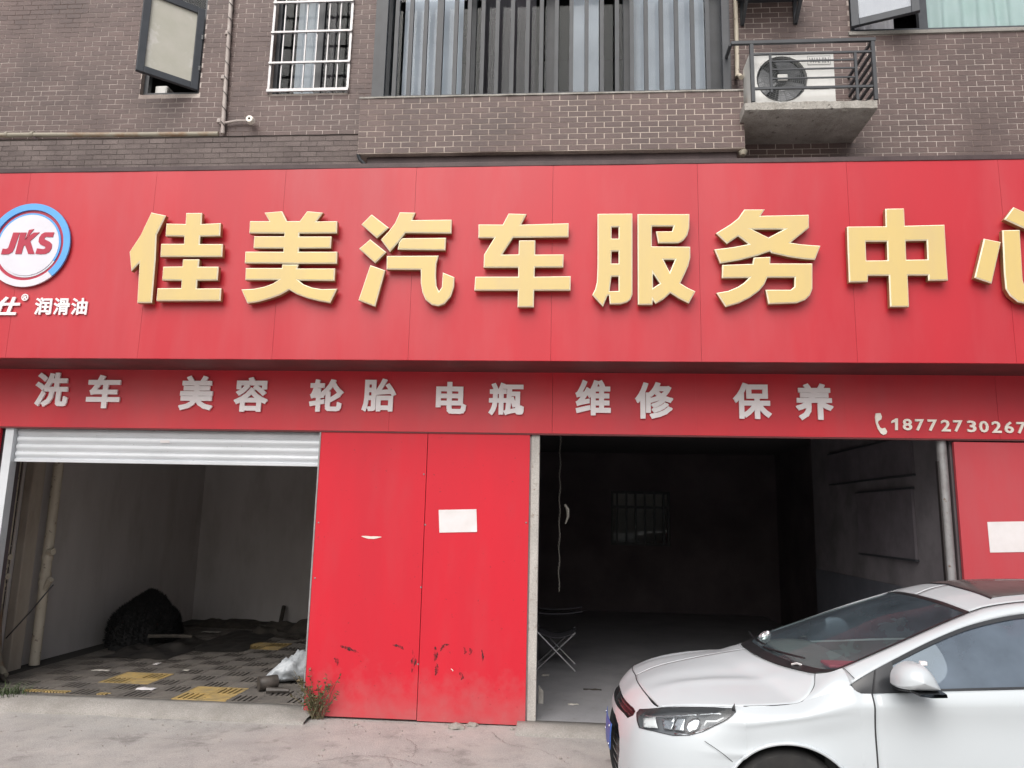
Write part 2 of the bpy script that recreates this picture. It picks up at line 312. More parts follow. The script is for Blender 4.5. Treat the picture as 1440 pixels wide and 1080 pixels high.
def tube(name, pts, r, m, parent=None, n=10, **k): return MB().tube(pts, r, n).build(name, m, parent, smooth=True, **k)
def catmull(pts, n):
    pts = [np.array(p, float) for p in pts]
    d = [0.0]
    for i in range(1, len(pts)): d.append(d[-1] + max(1e-6, float(np.linalg.norm(pts[i] - pts[i - 1]))))
    out = []; tt = np.linspace(0, d[-1], n); L = len(pts)
    m = []
    for i in range(L):
        if i == 0: m.append((pts[1] - pts[0]) / (d[1] - d[0]))
        elif i == L - 1: m.append((pts[-1] - pts[-2]) / (d[-1] - d[-2]))
        else: m.append((pts[i + 1] - pts[i - 1]) / (d[i + 1] - d[i - 1]))
    k = 0
    for t in tt:
        while k < L - 2 and t > d[k + 1]: k += 1
        h = d[k + 1] - d[k]; u = (t - d[k]) / h
        out.append((2 * u ** 3 - 3 * u ** 2 + 1) * pts[k] + (u ** 3 - 2 * u ** 2 + u) * h * m[k] + (-2 * u ** 3 + 3 * u ** 2) * pts[k + 1] + (u ** 3 - u ** 2) * h * m[k + 1])
    return out
# ============================================================ SETTING
def gz(y): return 0.012 * y if y < 0 else 0.0
# ground: one sheet, gently falling towards the street
gm = MB(); xs = [-80, -30, -12] + [-8 + 0.25 * i for i in range(65)] + [12, 30, 80]; ys = [-90, -40, -18, -10] + [-7 + 0.2 * i for i in range(36)] + [0.1]
P = []
for y in ys:
    row = []
    for x in xs:
        z = gz(max(y, -18)) + (0.006 * noise.noise((x * 0.9, y * 0.9, 3.1)) + 0.003 * noise.noise((x * 3, y * 3, 1)) if -8 < x < 8 and -7 < y < 0 else 0)
        row.append((x, y, z))
    P.append(row)
gm.grid(P); tag(gm.build('ground', 'ground', smooth='all'), 'worn pale concrete forecourt in front of the shop', 'ground', kind='structure')

ZL = 0.09      # wash bay floor
ZR = 0.045     # repair bay floor
fl = box('wash_bay_floor', (-5.9, 0.06, -0.1), (-2.26, 5.2, ZL - 0.012), 'sub_floor'); tag(fl, 'dark floor under the grating mat of the wash bay', 'floor', kind='structure')
fr = MB(); fr.grid([[(x, y, ZR + 0.004 * noise.noise((x * 2, y * 2, 0))) for x in np.linspace(-1.0, 3.6, 24)] for y in np.linspace(0.045, 9.0, 40)])
tag(fr.build('repair_bay_floor', 'bay_floor', smooth='all'), 'dark oily concrete floor of the repair bay', 'floor', kind='structure')
# concrete lip in front of the wash bay, with an uneven front edge
lp = []
for x in np.linspace(-5.7, -2.2, 60):
    e = -0.2 + 0.035 * noise.noise((x * 2.1, 0, 0)) + 0.015 * noise.noise((x * 9, 5, 0)); t = 0.012 * noise.noise((x * 3, 2, 0))
    k = 1.0 if x < -2.5 else max(0.25, 1 - (x + 2.5) / 0.5)
    lp.append([(x, 0.075, -0.06), (x, 0.075, ZL + 0.001 + t * 0.3), (x, -0.02 + t, ZL * k), (x, e * 0.6, (ZL - 0.022) * k + t * 0.5), (x, e + 0.03, 0.042 * k + t), (x, e, 0.018), (x, e - 0.004, -0.06)])
tag(MB().grid(lp).build('kerb', 'concrete_lip', smooth='all'), 'low uneven concrete lip along the wash bay opening', 'kerb', kind='structure')
# apron in front of the repair bay
ap = []
for x in np.linspace(-0.42, 3.5, 50):
    e = -0.24 + 0.03 * noise.noise((x * 1.7, 7, 0))
    ap.append([(x, 0.05, -0.05), (x, 0.05, ZR + 0.003), (x, -0.08 + 0.02 * noise.noise((x * 3, 1, 0)), ZR - 0.002), (x, e, 0.014 + 0.004 * noise.noise((x * 6, 0, 0))), (x, e - 0.01, -0.06)])
tag(MB().grid(ap).build('pavement', 'concrete_lip', smooth='all'), 'thin concrete apron at the repair bay doorway', 'pavement', kind='structure')

# ============================================================ BUILDING
WY = 0.10
B = thing('apartment_building', 'brown brick apartment building above the red shop front with two open bays', 'building', (-0.8, 2.0, 0.0))
H1 = (-4.45, -3.82, 5.955, 7.35); H2 = (-3.08, -2.26, 5.93, 7.35); H3 = (-1.96, 1.50, 5.55, 7.45); H4 = (2.69, 4.95, 6.45, 7.65)
def wall_holes(x0, x1, z0, z1, y, depth, holes):
    m = MB(); xs = sorted({x0, x1, *[h[0] for h in holes], *[h[1] for h in holes]}); zs = sorted({z0, z1, *[h[2] for h in holes], *[h[3] for h in holes]})
    for i in range(len(xs) - 1):
        for j in range(len(zs) - 1):
            cx, cz = (xs[i] + xs[i + 1]) / 2, (zs[j] + zs[j + 1]) / 2
            if any(h[0] < cx < h[1] and h[2] < cz < h[3] for h in holes): continue
            m.add([(xs[i], y, zs[j]), (xs[i + 1], y, zs[j]), (xs[i + 1], y, zs[j + 1]), (xs[i], y, zs[j + 1])], [(0, 1, 2, 3)])
    for h in holes:
        a, b, c, d = h
        for p, q in (((a, c), (b, c)), ((b, c), (b, d)), ((b, d), (a, d)), ((a, d), (a, c))):
            m.add([(p[0], y, p[1]), (q[0], y, q[1]), (q[0], y + depth, q[1]), (p[0], y + depth, p[1])], [(0, 1, 2, 3)])
    return m
uw = wall_holes(-8.0, 6.5, 4.6, 9.5, WY, 0.16, [H1, H2, H3, H4]).build('upper_wall', 'mortar', B, fixn=False)
BW, BH, JX, JZ, BD = 0.1565, 0.0482, 0.164, 0.0555, 0.004
def brick_mesh(name, m, w=BW, h=BH, d=BD):
    me = bpy.data.meshes.new(name); bm = bmesh.new(); bmesh.ops.create_cube(bm, size=1.0)
    for v in bm.verts: v.co = Vector((v.co.x * w, v.co.y * d, v.co.z * h))
    bm.to_mesh(me); bm.free(); me.materials.append(MATS[m]); return me
def lay_bricks(parent, x0, x1, z0, z1, y, holes, m, m_run, pick, seed=0, mesh=None):
    rng = random.Random(seed); cells = []
    off = root_loc(parent); r = 0; z = z0
    while z + BH <= z1 + 1e-6:
        x = x0 - (JX / 2 if r % 2 else 0)
        while x < x1:
            a, b = max(x, x0), min(x + BW, x1)
            if b - a > 0.025:
                segs = [(a, b)]
                for h in holes:
                    if z + BH > h[2] + 0.004 and z < h[3]:
                        ns = []
                        for (p, q) in segs:
                            if q <= h[0] or p >= h[1]: ns.append((p, q)); continue
                            if p < h[0] - 0.02: ns.append((p, h[0]))
                            if q > h[1] + 0.02: ns.append((h[1], q))
                        segs = ns
                for p, q in segs: cells.append((p, q, z + rng.uniform(-0.0012, 0.0012)))
            x += JX
        z += JZ; r += 1
    full = [c for c in cells if abs((c[1] - c[0]) - BW) < 1e-4]
    full.sort(key=lambda c: pick((c[0] + c[1]) / 2, c[2])); chosen = set(full[:300]) if len(cells) > 300 else set(cells)
    rest = MB(); me = brick_mesh('brick', m)
    for c in cells:
        yy = y - BD / 2 + 0.001 + rng.uniform(-0.0008, 0.0006)
        if c in chosen:
            o = bpy.data.objects.new('brick', me); COL.objects.link(o); o.parent = parent
            o.location = Vector(((c[0] + c[1]) / 2, yy, c[2] + BH / 2)) - off
            o.scale = ((c[1] - c[0]) / BW, 1, 1)
        else: rest.box((c[0], yy - BD / 2, c[2]), (c[1], yy + BD / 2, c[2] + BH))
    if rest.v: tag(rest.build('brick_field', m_run, parent), kind='stuff')
slab_h = (1.50, 2.66, 5.30, 5.40)
lay_bricks(uw, -7.0, 5.3, 4.75, 7.25, WY, [H1, H2, H3, H4, (-9, -2.02, 4, 5.42), (-2.0, 1.55, 4.8, 5.62), slab_h], 'brick', 'brick_run',
           lambda x, z: (0 if 1.6 < x < 4.25 and 4.9 < z < 6.4 else 5) + abs(z - 5.5) + abs(x - 3.0) * 0.3, 3)
# stepped brick band left of the balcony
lg = MB().box((-8.0, 0.0, 4.7), (-2.03, WY - 0.004, 5.42)).build('brick_ledge', 'mortar_dark', B)
lay_bricks(lg, -6.6, -2.035, 4.86, 5.415, 0.0, [], 'brick_ledge', 'brick_ledge', lambda x, z: -x, 5)
cap = MB(); cap.grid([[(x, y, 5.421 + 0.004 * noise.noise((x * 5, y * 5, 0))) for x in np.linspace(-8, -2.03, 60)] for y in (-0.012, 0.05, WY - 0.006)])
cap.build('ledge_top', 'concrete', lg)
# balcony parapet
BY = -0.30
bal = MB().box((-2.0, BY, 5.06), (1.555, WY - 0.005, 5.62)).build('balcony_parapet', 'mortar_pale', B)
lay_bricks(bal, -1.998, 1.553, 5.066, 5.625, BY, [], 'brick', 'brick_run', lambda x, z: -x, 9)
cp = []
for x in np.linspace(-2.01, 1.56, 110):
    e = 0.008 * noise.noise((x * 6, 0, 2)); cp.append([(x, BY - 0.012 + e, 5.618), (x, BY - 0.014 + e, 5.632 + e * 0.5), (x, BY + 0.02, 5.639 + e), (x, -0.1, 5.64)])
MB().grid(cp).build('coping', 'concrete_pale', bal, smooth=30)
MB().box((-1.93, BY + 0.06, 4.97), (1.50, WY, 5.058)).build('soffit_beam', 'trim_dark', bal, bevel=0.01)
MB().tube([(-2.0, BY + 0.02, 5.07), (-1.985, BY + 0.03, 5.02), (-1.94, BY + 0.05, 4.98)], 0.018, 6).build('drip_bracket', 'frame_dark', bal, smooth=True)
MB().tube([(1.53, BY + 0.06, 5.06), (1.545, BY + 0.03, 5.03), (1.54, BY + 0.02, 5.0)], [0.03, 0.04, 0.02], 8).build('rusty_spout', 'pipe_rust', bal, smooth=True)

# back of the upper floor so that the windows look into dark rooms
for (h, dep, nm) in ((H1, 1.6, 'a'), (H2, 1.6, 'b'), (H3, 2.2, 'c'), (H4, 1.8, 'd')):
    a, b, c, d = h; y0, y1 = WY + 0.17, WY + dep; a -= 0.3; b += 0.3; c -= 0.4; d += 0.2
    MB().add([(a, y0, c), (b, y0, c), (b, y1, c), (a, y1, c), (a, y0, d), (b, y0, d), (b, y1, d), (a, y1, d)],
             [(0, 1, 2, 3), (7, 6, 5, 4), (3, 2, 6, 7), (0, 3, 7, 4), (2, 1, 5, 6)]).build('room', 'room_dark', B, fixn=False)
def curtain(name, x0, x1, z0, z1, y, m, parent, amp=0.03, wl=0.11, seed=0):
    n = max(8, int((x1 - x0) / 0.014)); rows = []
    for z in np.linspace(z1, z0, 8):
        rows.append([(x, y + amp * math.sin((x + seed) * 2 * math.pi / wl + 1.3 * noise.noise((x * 5, seed, z * 0.6))) * (0.6 + 0.4 * (z1 - z) / (z1 - z0)), z) for x in np.linspace(x0, x1, n)])
    return MB().grid(rows).build(name, m, parent, smooth='all')
def frame_rect(m, x0, x1, z0, z1, y0, y1, t):
    m.box((x0, y0, z0), (x0 + t, y1, z1)).box((x1 - t, y0, z0), (x1, y1, z1)).box((x0 + t, y0 + 0.001, z0), (x1 - t, y1 - 0.001, z0 + t)).box((x0 + t, y0 + 0.001, z1 - t), (x1 - t, y1 - 0.001, z1)); return m
def pane(parent, x0, x1, z0, z1, y, m='win_glass'): return MB().box((x0, y, z0), (x1, y + 0.006, z1)).build('pane', m, parent)

# --- open casement window at the left
wA = frame_rect(MB(), H1[0] + .003, H1[1] - .003, H1[2] + .003, H1[3], WY + 0.05, WY + 0.11, 0.045).build('window', 'frame_dark', B)
wA['label'] = 'casement window with its frosted sash swung outwards'
pane(wA, H1[0] + 0.05, H1[1] - 0.05, 6.93, H1[3] - 0.05, WY + 0.08)
MB().box((H1[0] + .05, WY + .055, 6.87), (H1[1] - .05, WY + .105, 6.92)).build('transom', 'frame_dark', wA)
pa, pb = Vector((-3.825, WY - 0.02, 0)), Vector((-4.262, -0.30, 0)); zb, zt = 5.985, 6.90
dirn = (pb - pa).normalized(); nrm = Vector((dirn.y, -dirn.x, 0)); wid = (pb - pa).length
def sash(parent, pa, dirn, nrm, wid, zb, zt, t, th, m_fr, m_gl, film=True):
    f = MB()
    def q(u, z, k): p = pa + dirn * u + nrm * k; return (p.x, p.y, z)
    def slab(u0, u1, z0, z1, k0=0.0, k1=th): f.add([q(u0, z0, k0), q(u1, z0, k0), q(u1, z0, k1), q(u0, z0, k1), q(u0, z1, k0), q(u1, z1, k0), q(u1, z1, k1), q(u0, z1, k1)],
             [(0, 3, 2, 1), (4, 5, 6, 7), (0, 1, 5, 4), (1, 2, 6, 5), (2, 3, 7, 6), (3, 0, 4, 7)])
    slab(0, t, zb, zt); slab(wid - t, wid, zb, zt); slab(t, wid - t, zb, zb + t, .001, th - .001); slab(t, wid - t, zt - t, zt, .001, th - .001)
    o = f.build('sash', m_fr, parent, bevel=0.004); f = MB()
    g = MB(); a = [q(t - .004, zb + t - .004, th * .5), q(wid - t + .004, zb + t - .004, th * .5), q(wid - t + .004, zt - t + .004, th * .5), q(t - .004, zt - t + .004, th * .5)]
    off = nrm * 0.006; g.prism(a, off); g.build('sash_pane', m_gl, parent); return o
sash(wA, pa, dirn, nrm, wid, zb, zt, 0.07, 0.045, 'frame_mid', 'sash_film')
for hz in (6.2, 6.55):
    MB().box((-3.845, WY - 0.03, hz), (-3.818, WY - 0.002, hz + 0.05)).build('hinge', 'frame_dark', wA)
MB().box((-4.38, WY + .13, 5.99), (-4.24, WY + .33, 6.14)).build('sill_clutter', 'ac_white', wA, bevel=0.02)

# --- barred window
wB = frame_rect(MB(), H2[0] + .003, H2[1] - .003, H2[2] + .003, H2[3], WY + 0.07, WY + 0.12, 0.04).build('window', 'frame_dark', B)
wB['label'] = 'narrow window behind a pale steel security grille'
mid = (H2[0] + H2[1]) / 2 + 0.06
MB().box((mid - .03, WY + .075, H2[2] + .04), (mid + .03, WY + .118, H2[3] - .04)).build('mullion', 'frame_dark', wB)
pane(wB, H2[0] + .045, mid - .03, H2[2] + .045, H2[3] - .045, WY + .09); pane(wB, mid + .03, H2[1] - .045, H2[2] + .045, H2[3] - .045, WY + .09)
curtain('curtain', H2[0] + .16, mid - .08, H2[2] + .1, H2[3] - .1, WY + .24, 'curtain', wB, .006, .12)
curtain('curtain', mid - .02, mid + .12, H2[2] + .02, H2[3] - .1, WY + .2, 'curtain_dark', wB, .02, .08)
def bar_v(parent, px, py, y, z0, z1, r, m):
    x = PY(px, py, y)[0]; return MB().bar((x, y, z0), (x, y, z1), r, r).build('bar', m, parent)
for z in (H2[2] + 0.004, 6.245, 6.59, 6.93, 7.25):
    MB().box((H2[0] - .012, WY - .045, z), (H2[1] + .012, WY - .027, z + (.03 if z < 6 else .02))).build('bar', 'steel_white', wB)
for i, x in enumerate(np.linspace(H2[0] - .0, H2[1] + .0, 8)):
    t = 0.024 if i in (0, 7) else 0.011
    MB().box((x - t / 2, WY - .026, H2[2]), (x + t / 2, WY - .012, 7.33)).build('bar', 'steel_white', wB)

# --- balcony window
gy = -0.13
wC = MB().box((-1.95, gy, 5.64), (-1.78, gy + .07, 7.4)).box((1.30, gy, 5.64), (1.49, gy + .07, 7.4)).box((-1.78, gy + .002, 5.64), (1.30, gy + .068, 5.69)).box((-1.78, gy + .002, 7.32), (1.30, gy + .068, 7.4)).build('window', 'frame_dark', B)
wC['label'] = 'wide sliding balcony window with white curtains at both ends'
MB().add([(-1.95, gy + .07, 5.6), (-1.95, WY, 5.6), (-1.95, WY, 7.45), (-1.95, gy + .07, 7.45)], [(0, 1, 2, 3)]).add([(1.49, gy + .07, 5.6), (1.49, WY, 5.6), (1.49, WY, 7.45), (1.49, gy + .07, 7.45)], [(0, 1, 2, 3)]).add([(-1.95, gy, 7.401), (1.49, gy, 7.401), (1.49, WY, 7.401), (-1.95, WY, 7.401)], [(0, 1, 2, 3)]).build('balcony_side', 'room_dark', wC)
mx = [PY(500 + q / 2.571, 60, gy)[0] for q in (418, 705, 985)]
for x in mx: MB().box((x - .045, gy + .005, 5.69), (x + .045, gy + .066, 7.32)).build('mullion', 'frame_dark', wC, bevel=.004)
ed = [-1.78] + [x for x in mx] + [1.30]
for i in range(4):
    x0 = ed[i] + (.045 if i else 0); x1 = ed[i + 1] - (.045 if i < 3 else 0); pane(wC, x0, x1, 5.69, 7.32, gy + .03)
curtain('curtain', ed[0] + .10, mx[0] - .10, 5.72, 7.3, gy + .11, 'curtain_dim', wC, .002, .3)
curtain('curtain', mx[2] + .06, ed[4] - .03, 5.72, 7.3, gy + .11, 'curtain_dim', wC, .002, .3, 2)
curtain('curtain', mx[1] + .18, mx[1] + .48, 5.72, 7.15, gy + .4, 'curtain_dim', wC, .003, .3, 4)
curtain('curtain', mx[0] + .08, mx[0] + .62, 5.72, 7.3, gy + .2, 'curtain_dark', wC, .015, .18, 5)
# railing bars on the parapet
RY = -0.25
rl = thing('balcony_railing', 'dark grey steel railing of upright bars standing on the brick balcony parapet', 'railing', (-0.2, RY, 5.64))
for i, q in enumerate((103, 148, 200, 252, 305, 362, 410, 460, 512, 567, 622, 672, 727, 780, 835, 890, 945, 998, 1050, 1105, 1160, 1218, 1272, 1335)):
    x = PY(500 + q / 2.571, 60, RY)[0]; t = 0.06 if i in (0, 4, 23) else 0.038
    MB().box((x - t / 2, RY - t / 2, 5.636), (x + t / 2, RY + t / 2, 6.82 if i not in (0, 23) else 7.3)).build('bar', 'frame_dark', rl)
x0, x1 = PY(500 + 103 / 2.571, 60, RY)[0], PY(500 + 1335 / 2.571, 60, RY)[0]
MB().box((x0 - .03, RY - .03, 6.82), (x1 + .03, RY + .03, 6.87)).build('rail', 'frame_mid', rl)
MB().box((x0 + .0, RY - .008, 5.655), (x1 - .0, RY + .008, 5.672)).build('rail', 'frame_dark', rl)

# --- right window: fixed pane and an open casement
wD = frame_rect(MB(), H4[0] + .003, H4[1] - .003, H4[2] + .003, H4[3], WY + .04, WY + .10, .055).build('window', 'frame_mid', B)
wD['label'] = 'wide window with pale green curtains and one open sash'
xm = PY(1298, 20, WY + .04)[0]
MB().box((xm - .04, WY + .045, H4[2] + .055), (xm + .04, WY + .098, H4[3] - .055)).build('mullion', 'frame_mid', wD)
pane(wD, xm + .04, H4[1] - .055, H4[2] + .055, H4[3] - .055, WY + .07)
curtain('curtain', xm + .05, H4[1] - .06, H4[2] + .06, H4[3] - .1, WY + .2, 'curtain_green', wD, .025, .16)
curtain('curtain', H4[0] + .2, xm - .1, H4[2] + .03, H4[3] - .1, WY + .45, 'curtain', wD, .02, .12, 3)
MB().box((H4[0] - .02, WY - .02, H4[2] - .035), (H4[1] + .02, WY + .04, H4[2] + .001)).build('sill', 'concrete', wD)
pa = Vector((2.70, WY - .01, 0)); pb = Vector((3.246, -0.125, 0)); dirn = (pb - pa).normalized(); nrm = Vector((dirn.y, -dirn.x, 0))
sash(wD, pa, dirn, nrm, (pb - pa).length, 6.482, 7.45, .07, .045, 'frame_mid', 'win_glass')
q0 = pa + dirn * .07 + nrm * .012; q1 = pa + dirn * ((pb - pa).length - .07) + nrm * .012
for k in range(1, 4):
    p = q0.lerp(q1, k / 4); MB().bar((p.x, p.y, 6.55), (p.x, p.y, 7.38), .014, .01).build('glazing_bar', 'steel_white', wD)
for z in (6.72, 6.95, 7.18): MB().bar((q0.x, q0.y, z), (q1.x, q1.y, z), .01, .014).build('glazing_bar', 'steel_white', wD)
bl = q0 + nrm * .012; br = q1 + nrm * .012
MB().add([(bl.x, bl.y, 6.56), (br.x, br.y, 6.56), (br.x, br.y, 7.37), (bl.x, bl.y, 7.37)], [(0, 1, 2, 3)]).build('blind', 'curtain', wD, fixn=False)

# --- lower storey: walls of the two bays, lintels, piers
def wallbox(name, a, b, m, par=B): return MB().box(a, b).build(name, m, par)
wallbox('lintel', (-8, 0.06, 2.58), (6.5, 0.26, 4.70), 'wall_grime')
wallbox('bay_wall', (-6.1, 0.92, -0.1), (-5.8, 5.3, 3.0), 'wall_plaster')             # wash bay, left
wallbox('bay_wall', (-6.1, 5.0, -0.1), (-1.35, 5.3, 3.0), 'wall_plaster')              # wash bay, back
wallbox('bay_wall', (-1.5, 0.30, -0.1), (-1.35, 5.0, 3.0), 'wall_plaster')             # wash bay, right
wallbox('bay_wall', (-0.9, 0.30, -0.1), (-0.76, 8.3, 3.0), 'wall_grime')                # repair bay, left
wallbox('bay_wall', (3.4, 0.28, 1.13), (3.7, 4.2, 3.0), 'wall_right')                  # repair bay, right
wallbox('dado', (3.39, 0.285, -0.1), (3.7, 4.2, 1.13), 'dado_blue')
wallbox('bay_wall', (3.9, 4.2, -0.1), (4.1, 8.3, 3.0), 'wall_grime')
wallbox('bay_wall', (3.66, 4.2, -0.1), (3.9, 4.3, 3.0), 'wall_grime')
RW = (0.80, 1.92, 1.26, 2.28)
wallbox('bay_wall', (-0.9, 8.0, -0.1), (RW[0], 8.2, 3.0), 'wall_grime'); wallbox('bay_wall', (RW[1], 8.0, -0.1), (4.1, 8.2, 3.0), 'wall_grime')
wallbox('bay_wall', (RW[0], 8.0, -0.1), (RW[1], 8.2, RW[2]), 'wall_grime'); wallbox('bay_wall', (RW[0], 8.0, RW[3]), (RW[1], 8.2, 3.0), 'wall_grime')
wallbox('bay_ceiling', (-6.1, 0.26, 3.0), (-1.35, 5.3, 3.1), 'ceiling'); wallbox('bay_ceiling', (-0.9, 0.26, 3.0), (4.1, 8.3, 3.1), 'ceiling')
wallbox('pier', (-2.24, 0.075, -0.1), (-0.38, 0.30, 2.58), 'wall_grime')
wallbox('pier', (3.30, 0.075, -0.1), (6.5, 0.28, 2.58), 'wall_grime')
wallbox('pier', (-8, 0.075, -0.1), (-5.36, 0.28, 2.58), 'wall_grime')
wallbox('outer_wall', (-8.0, 0.28, -0.1), (-7.8, 9.0, 9.5), 'brick_run'); wallbox('outer_wall', (6.3, 0.28, -0.1), (6.5, 9.0, 9.5), 'brick_run')
wallbox('outer_wall', (-7.8, 10.5, -0.1), (6.3, 10.7, 9.5), 'brick_run'); wallbox('roof_slab', (-8.1, 0.1, 9.5), (6.6, 10.7, 9.7), 'concrete')
wallbox('floor_slab', (-7.8, 0.27, 3.9), (6.3, 10.5, 4.1), 'room_dark')
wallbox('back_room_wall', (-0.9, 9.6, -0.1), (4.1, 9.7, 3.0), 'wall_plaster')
# dark wall tiles just inside the wash bay, on the left
tw = MB().box((-5.86, 0.285, -0.1), (-5.803, 0.918, 3.0)).build('tiled_wall', 'mortar', B)
tm = brick_mesh('tile', 'tile_dark', 0.296, 0.446, 0.008)
for i in range(6):
    for j in range(2):
        o = bpy.data.objects.new('tile', tm); COL.objects.link(o); o.parent = tw; o.rotation_euler = (0, 0, rad(90))
        o.location = Vector((-5.802, 0.445 + 0.305 * j, 0.2 + i * 0.455)) - root_loc(tw)
        LOC[o.name] = LOC[tw.name]
pm = []
for z in np.linspace(-0.05, 3.0, 12): pm.append(z)
MB().box((-5.795, 0.95, -0.05), (-5.70, 1.14, 2.99)).build('pilaster', 'pilaster', B, bevel=0.012)
# back window of the repair bay
wE = frame_rect(MB(), RW[0], RW[1], RW[2], RW[3], 8.05, 8.12, .05).build('window', 'frame_dark', B); wE['label'] = 'small barred back window in the dark repair bay'
for x in np.linspace(RW[0] + .12, RW[1] - .12, 6): MB().box((x - .018, 8.02, RW[2] + .002), (x + .018, 8.045, RW[3] - .002)).build('bar', 'frame_dark', wE)
MB().box((RW[0] + .05, 8.055, 1.95), (RW[1] - .05, 8.115, 2.0)).build('transom', 'frame_dark', wE)
pane(wE, RW[0] + .05, RW[1] - .05, RW[2] + .05, RW[3] - .05, 8.085)

# posts beside the repair bay
def post(px0, py0, px1, py1, w_, d_, name, label, z1, m='post_pale', y=0.0):
    x = (PY(px0, py0, y)[0] + PY(px1, py1, y)[0]) / 2
    t = thing(name, label, 'post', (x, y + d_ / 2, 0))
    MB().box((x - w_ / 2, y, 0.0), (x + w_ / 2, y + d_, z1)).build('shaft', m, t, bevel=.006)
    MB().box((x - w_ / 2 - .016, y + .012, 0.0), (x - w_ / 2 - .001, y + d_ - .012, z1 - .01)).build('edge_strip', 'steel_grey', t)
    return t
post(753, 640, 748, 950, .075, .10, 'door_post', 'worn pale door post between the red panels and the dark repair bay', 2.48, y=0.03)
tR = thing('door_post', 'round grey steel post at the right jamb of the repair bay', 'post', (3.235, 0.08, 0))
MB().tube([(3.235, 0.08, 0.03), (3.235, 0.08, 2.49)], 0.042, 14).build('shaft', 'steel_grey', tR, smooth=True)
MB().box((3.18, .05, .5), (3.192, .09, 2.3)).build('cable', 'wire_dark', tR)

# ============================================================ RED PANELS, FASCIA, SIGN
def red_panel(name, label, x0, x1, z0, z1, y, grp=None, skin_m='panel_red'):
    t = thing(name, label, 'cladding', ((x0 + x1) / 2, y + .03, z0), grp)
    n, r = 14, 20; P = []
    for z in np.linspace(z0, z1, r):
        P.append([(x, y + (0.0018 * noise.noise((x * 1.3, z * 1.3, 9)) if 0 < i < n - 1 else 0), z) for i, x in enumerate(np.linspace(x0, x1, n))])
    m = MB().grid(P)
    m.add([(x0, y, z0), (x1, y, z0), (x1, y + .035, z0), (x0, y + .035, z0), (x0, y, z1), (x1, y, z1), (x1, y + .035, z1), (x0, y + .035, z1)], [(0, 3, 2, 1), (4, 5, 6, 7), (1, 2, 6, 5), (3, 0, 4, 7), (2, 3, 7, 6)])
    m.build('sheet', skin_m, t, smooth=30, fixn=False)
    return t
def at_panel(px, py, y=0.0): return PY(px, py, y)
PYY = 0.012
pL = red_panel('wall_cladding', 'left tall red sheet metal panel beside the wash bay with an angled dark scrape', -2.277, -1.288, 0.02, 2.487, PYY)
pR = red_panel('wall_cladding', 'right tall red sheet metal panel carrying the paper notice, next to the pale door post', -1.282, -0.355, 0.012, 2.483, PYY)
pS = red_panel('wall_cladding', 'red sheet metal panel right of the repair bay behind the white car', 3.31, 6.4, 0.02, 2.465, PYY, skin_m='panel_faded')
pW = red_panel('wall_cladding', 'narrow red sheet metal strip at the far left edge of the wash bay', -7.6, -5.40, 0.02, 2.50, PYY)
MB().box((-2.292, PYY - .003, .03), (-2.279, PYY + .03, 2.48)).build('edge_strip', 'steel_grey', pL)
for p_, pts in ((pL, ((448, 735), (443, 813), (592, 826))), (pR, ((596, 667), (598, 738), (740, 735), (588, 934)))):
    for px, py in pts:
        q = PY(px, py, PYY); MB().lathe([(0.0, -.006), (.006, -.005), (.009, 0.001)], q, 'Y', 8).build('screw', 'steel_grey', p_, smooth=True)
def smear(parent, pts_px, width, m, seed=0, name='scuff_mark', y=PYY):
    pts = [PY(a, b, y) for a, b in pts_px]; pts = catmull(pts, 14); L_, R_ = [], []
    rng = random.Random(seed)
    for i, p in enumerate(pts):
        u = i / 13; d = pts[min(i + 1, 13)] - pts[max(i - 1, 0)]; n_ = np.array([-d[2], 0, d[0]]); n_ /= max(1e-6, np.linalg.norm(n_))
        w_ = width * (1.7 if m == 'scuff' else 1) * (math.sin(math.pi * min(1, max(0, u))) ** 0.7 + .02) * (rng.uniform(.35, 1.25) if m == 'scuff' else rng.uniform(.8, 1.05))
        L_.append(p + n_ * w_ + np.array([0, -.003, 0])); R_.append(p - n_ * w_ + np.array([0, -.003, 0]))
    return MB().grid([L_, R_]).build(name, m, parent, fixn=False)
smear(pL, [(477, 908), (490, 912), (505, 918)], .009, 'scuff', 1); smear(pL, [(470, 925), (476, 932), (474, 936)], .012, 'scuff', 2)
smear(pL, [(552, 907), (563, 909), (568, 914)], .008, 'scuff', 3); smear(pL, [(580, 913), (582, 928), (579, 946)], .013, 'scuff', 4)
smear(pL, [(508, 754), (522, 756), (537, 755)], .012, 'scratch', 5, 'chipped_paint')
smear(pR, [(612, 909), (613, 923), (611, 930)], .012, 'scuff', 6); smear(pR, [(614, 932), (614, 944), (612, 950)], .014, 'scuff', 7)
smear(pR, [(619, 916), (624, 908), (632, 906)], .008, 'scuff', 8); smear(pR, [(652, 910), (655, 915), (653, 920)], .008, 'scuff', 9); smear(pR, [(660, 911), (662, 916), (660, 921)], .009, 'scuff', 10)
smear(pR, [(646, 945), (650, 952), (648, 957)], .010, 'scuff', 11); smear(pR, [(677, 912), (679, 922), (678, 932)], .006, 'scuff', 12)
smear(pR, [(634, 940), (637, 943), (636, 944)], .004, 'scratch', 13, 'chipped_paint')
def notice(name, label, corners, y, seed=0):
    a, b, c, d = [PY(px, py, y) for px, py in corners]; P = []
    for v in np.linspace(0, 1, 8):
        row = []
        for u in np.linspace(0, 1, 8):
            p = (a * (1 - u) + b * u) * (1 - v) + (d * (1 - u) + c * u) * v
            p = p + np.array([0, -.0032 - .0012 * abs(noise.noise((u * 3, v * 3, seed))) - .02 * max(0, u * v - .75), 0]); row.append(p)
        P.append(row)
    m = MB().grid(P); o = m.build(name, 'paper', None, fixn=False, at=(float(a[0]), y, float(d[2])))
    sd = o.modifiers.new('thickness', 'SOLIDIFY'); sd.thickness = .0006; return tag(o, label, 'notice')
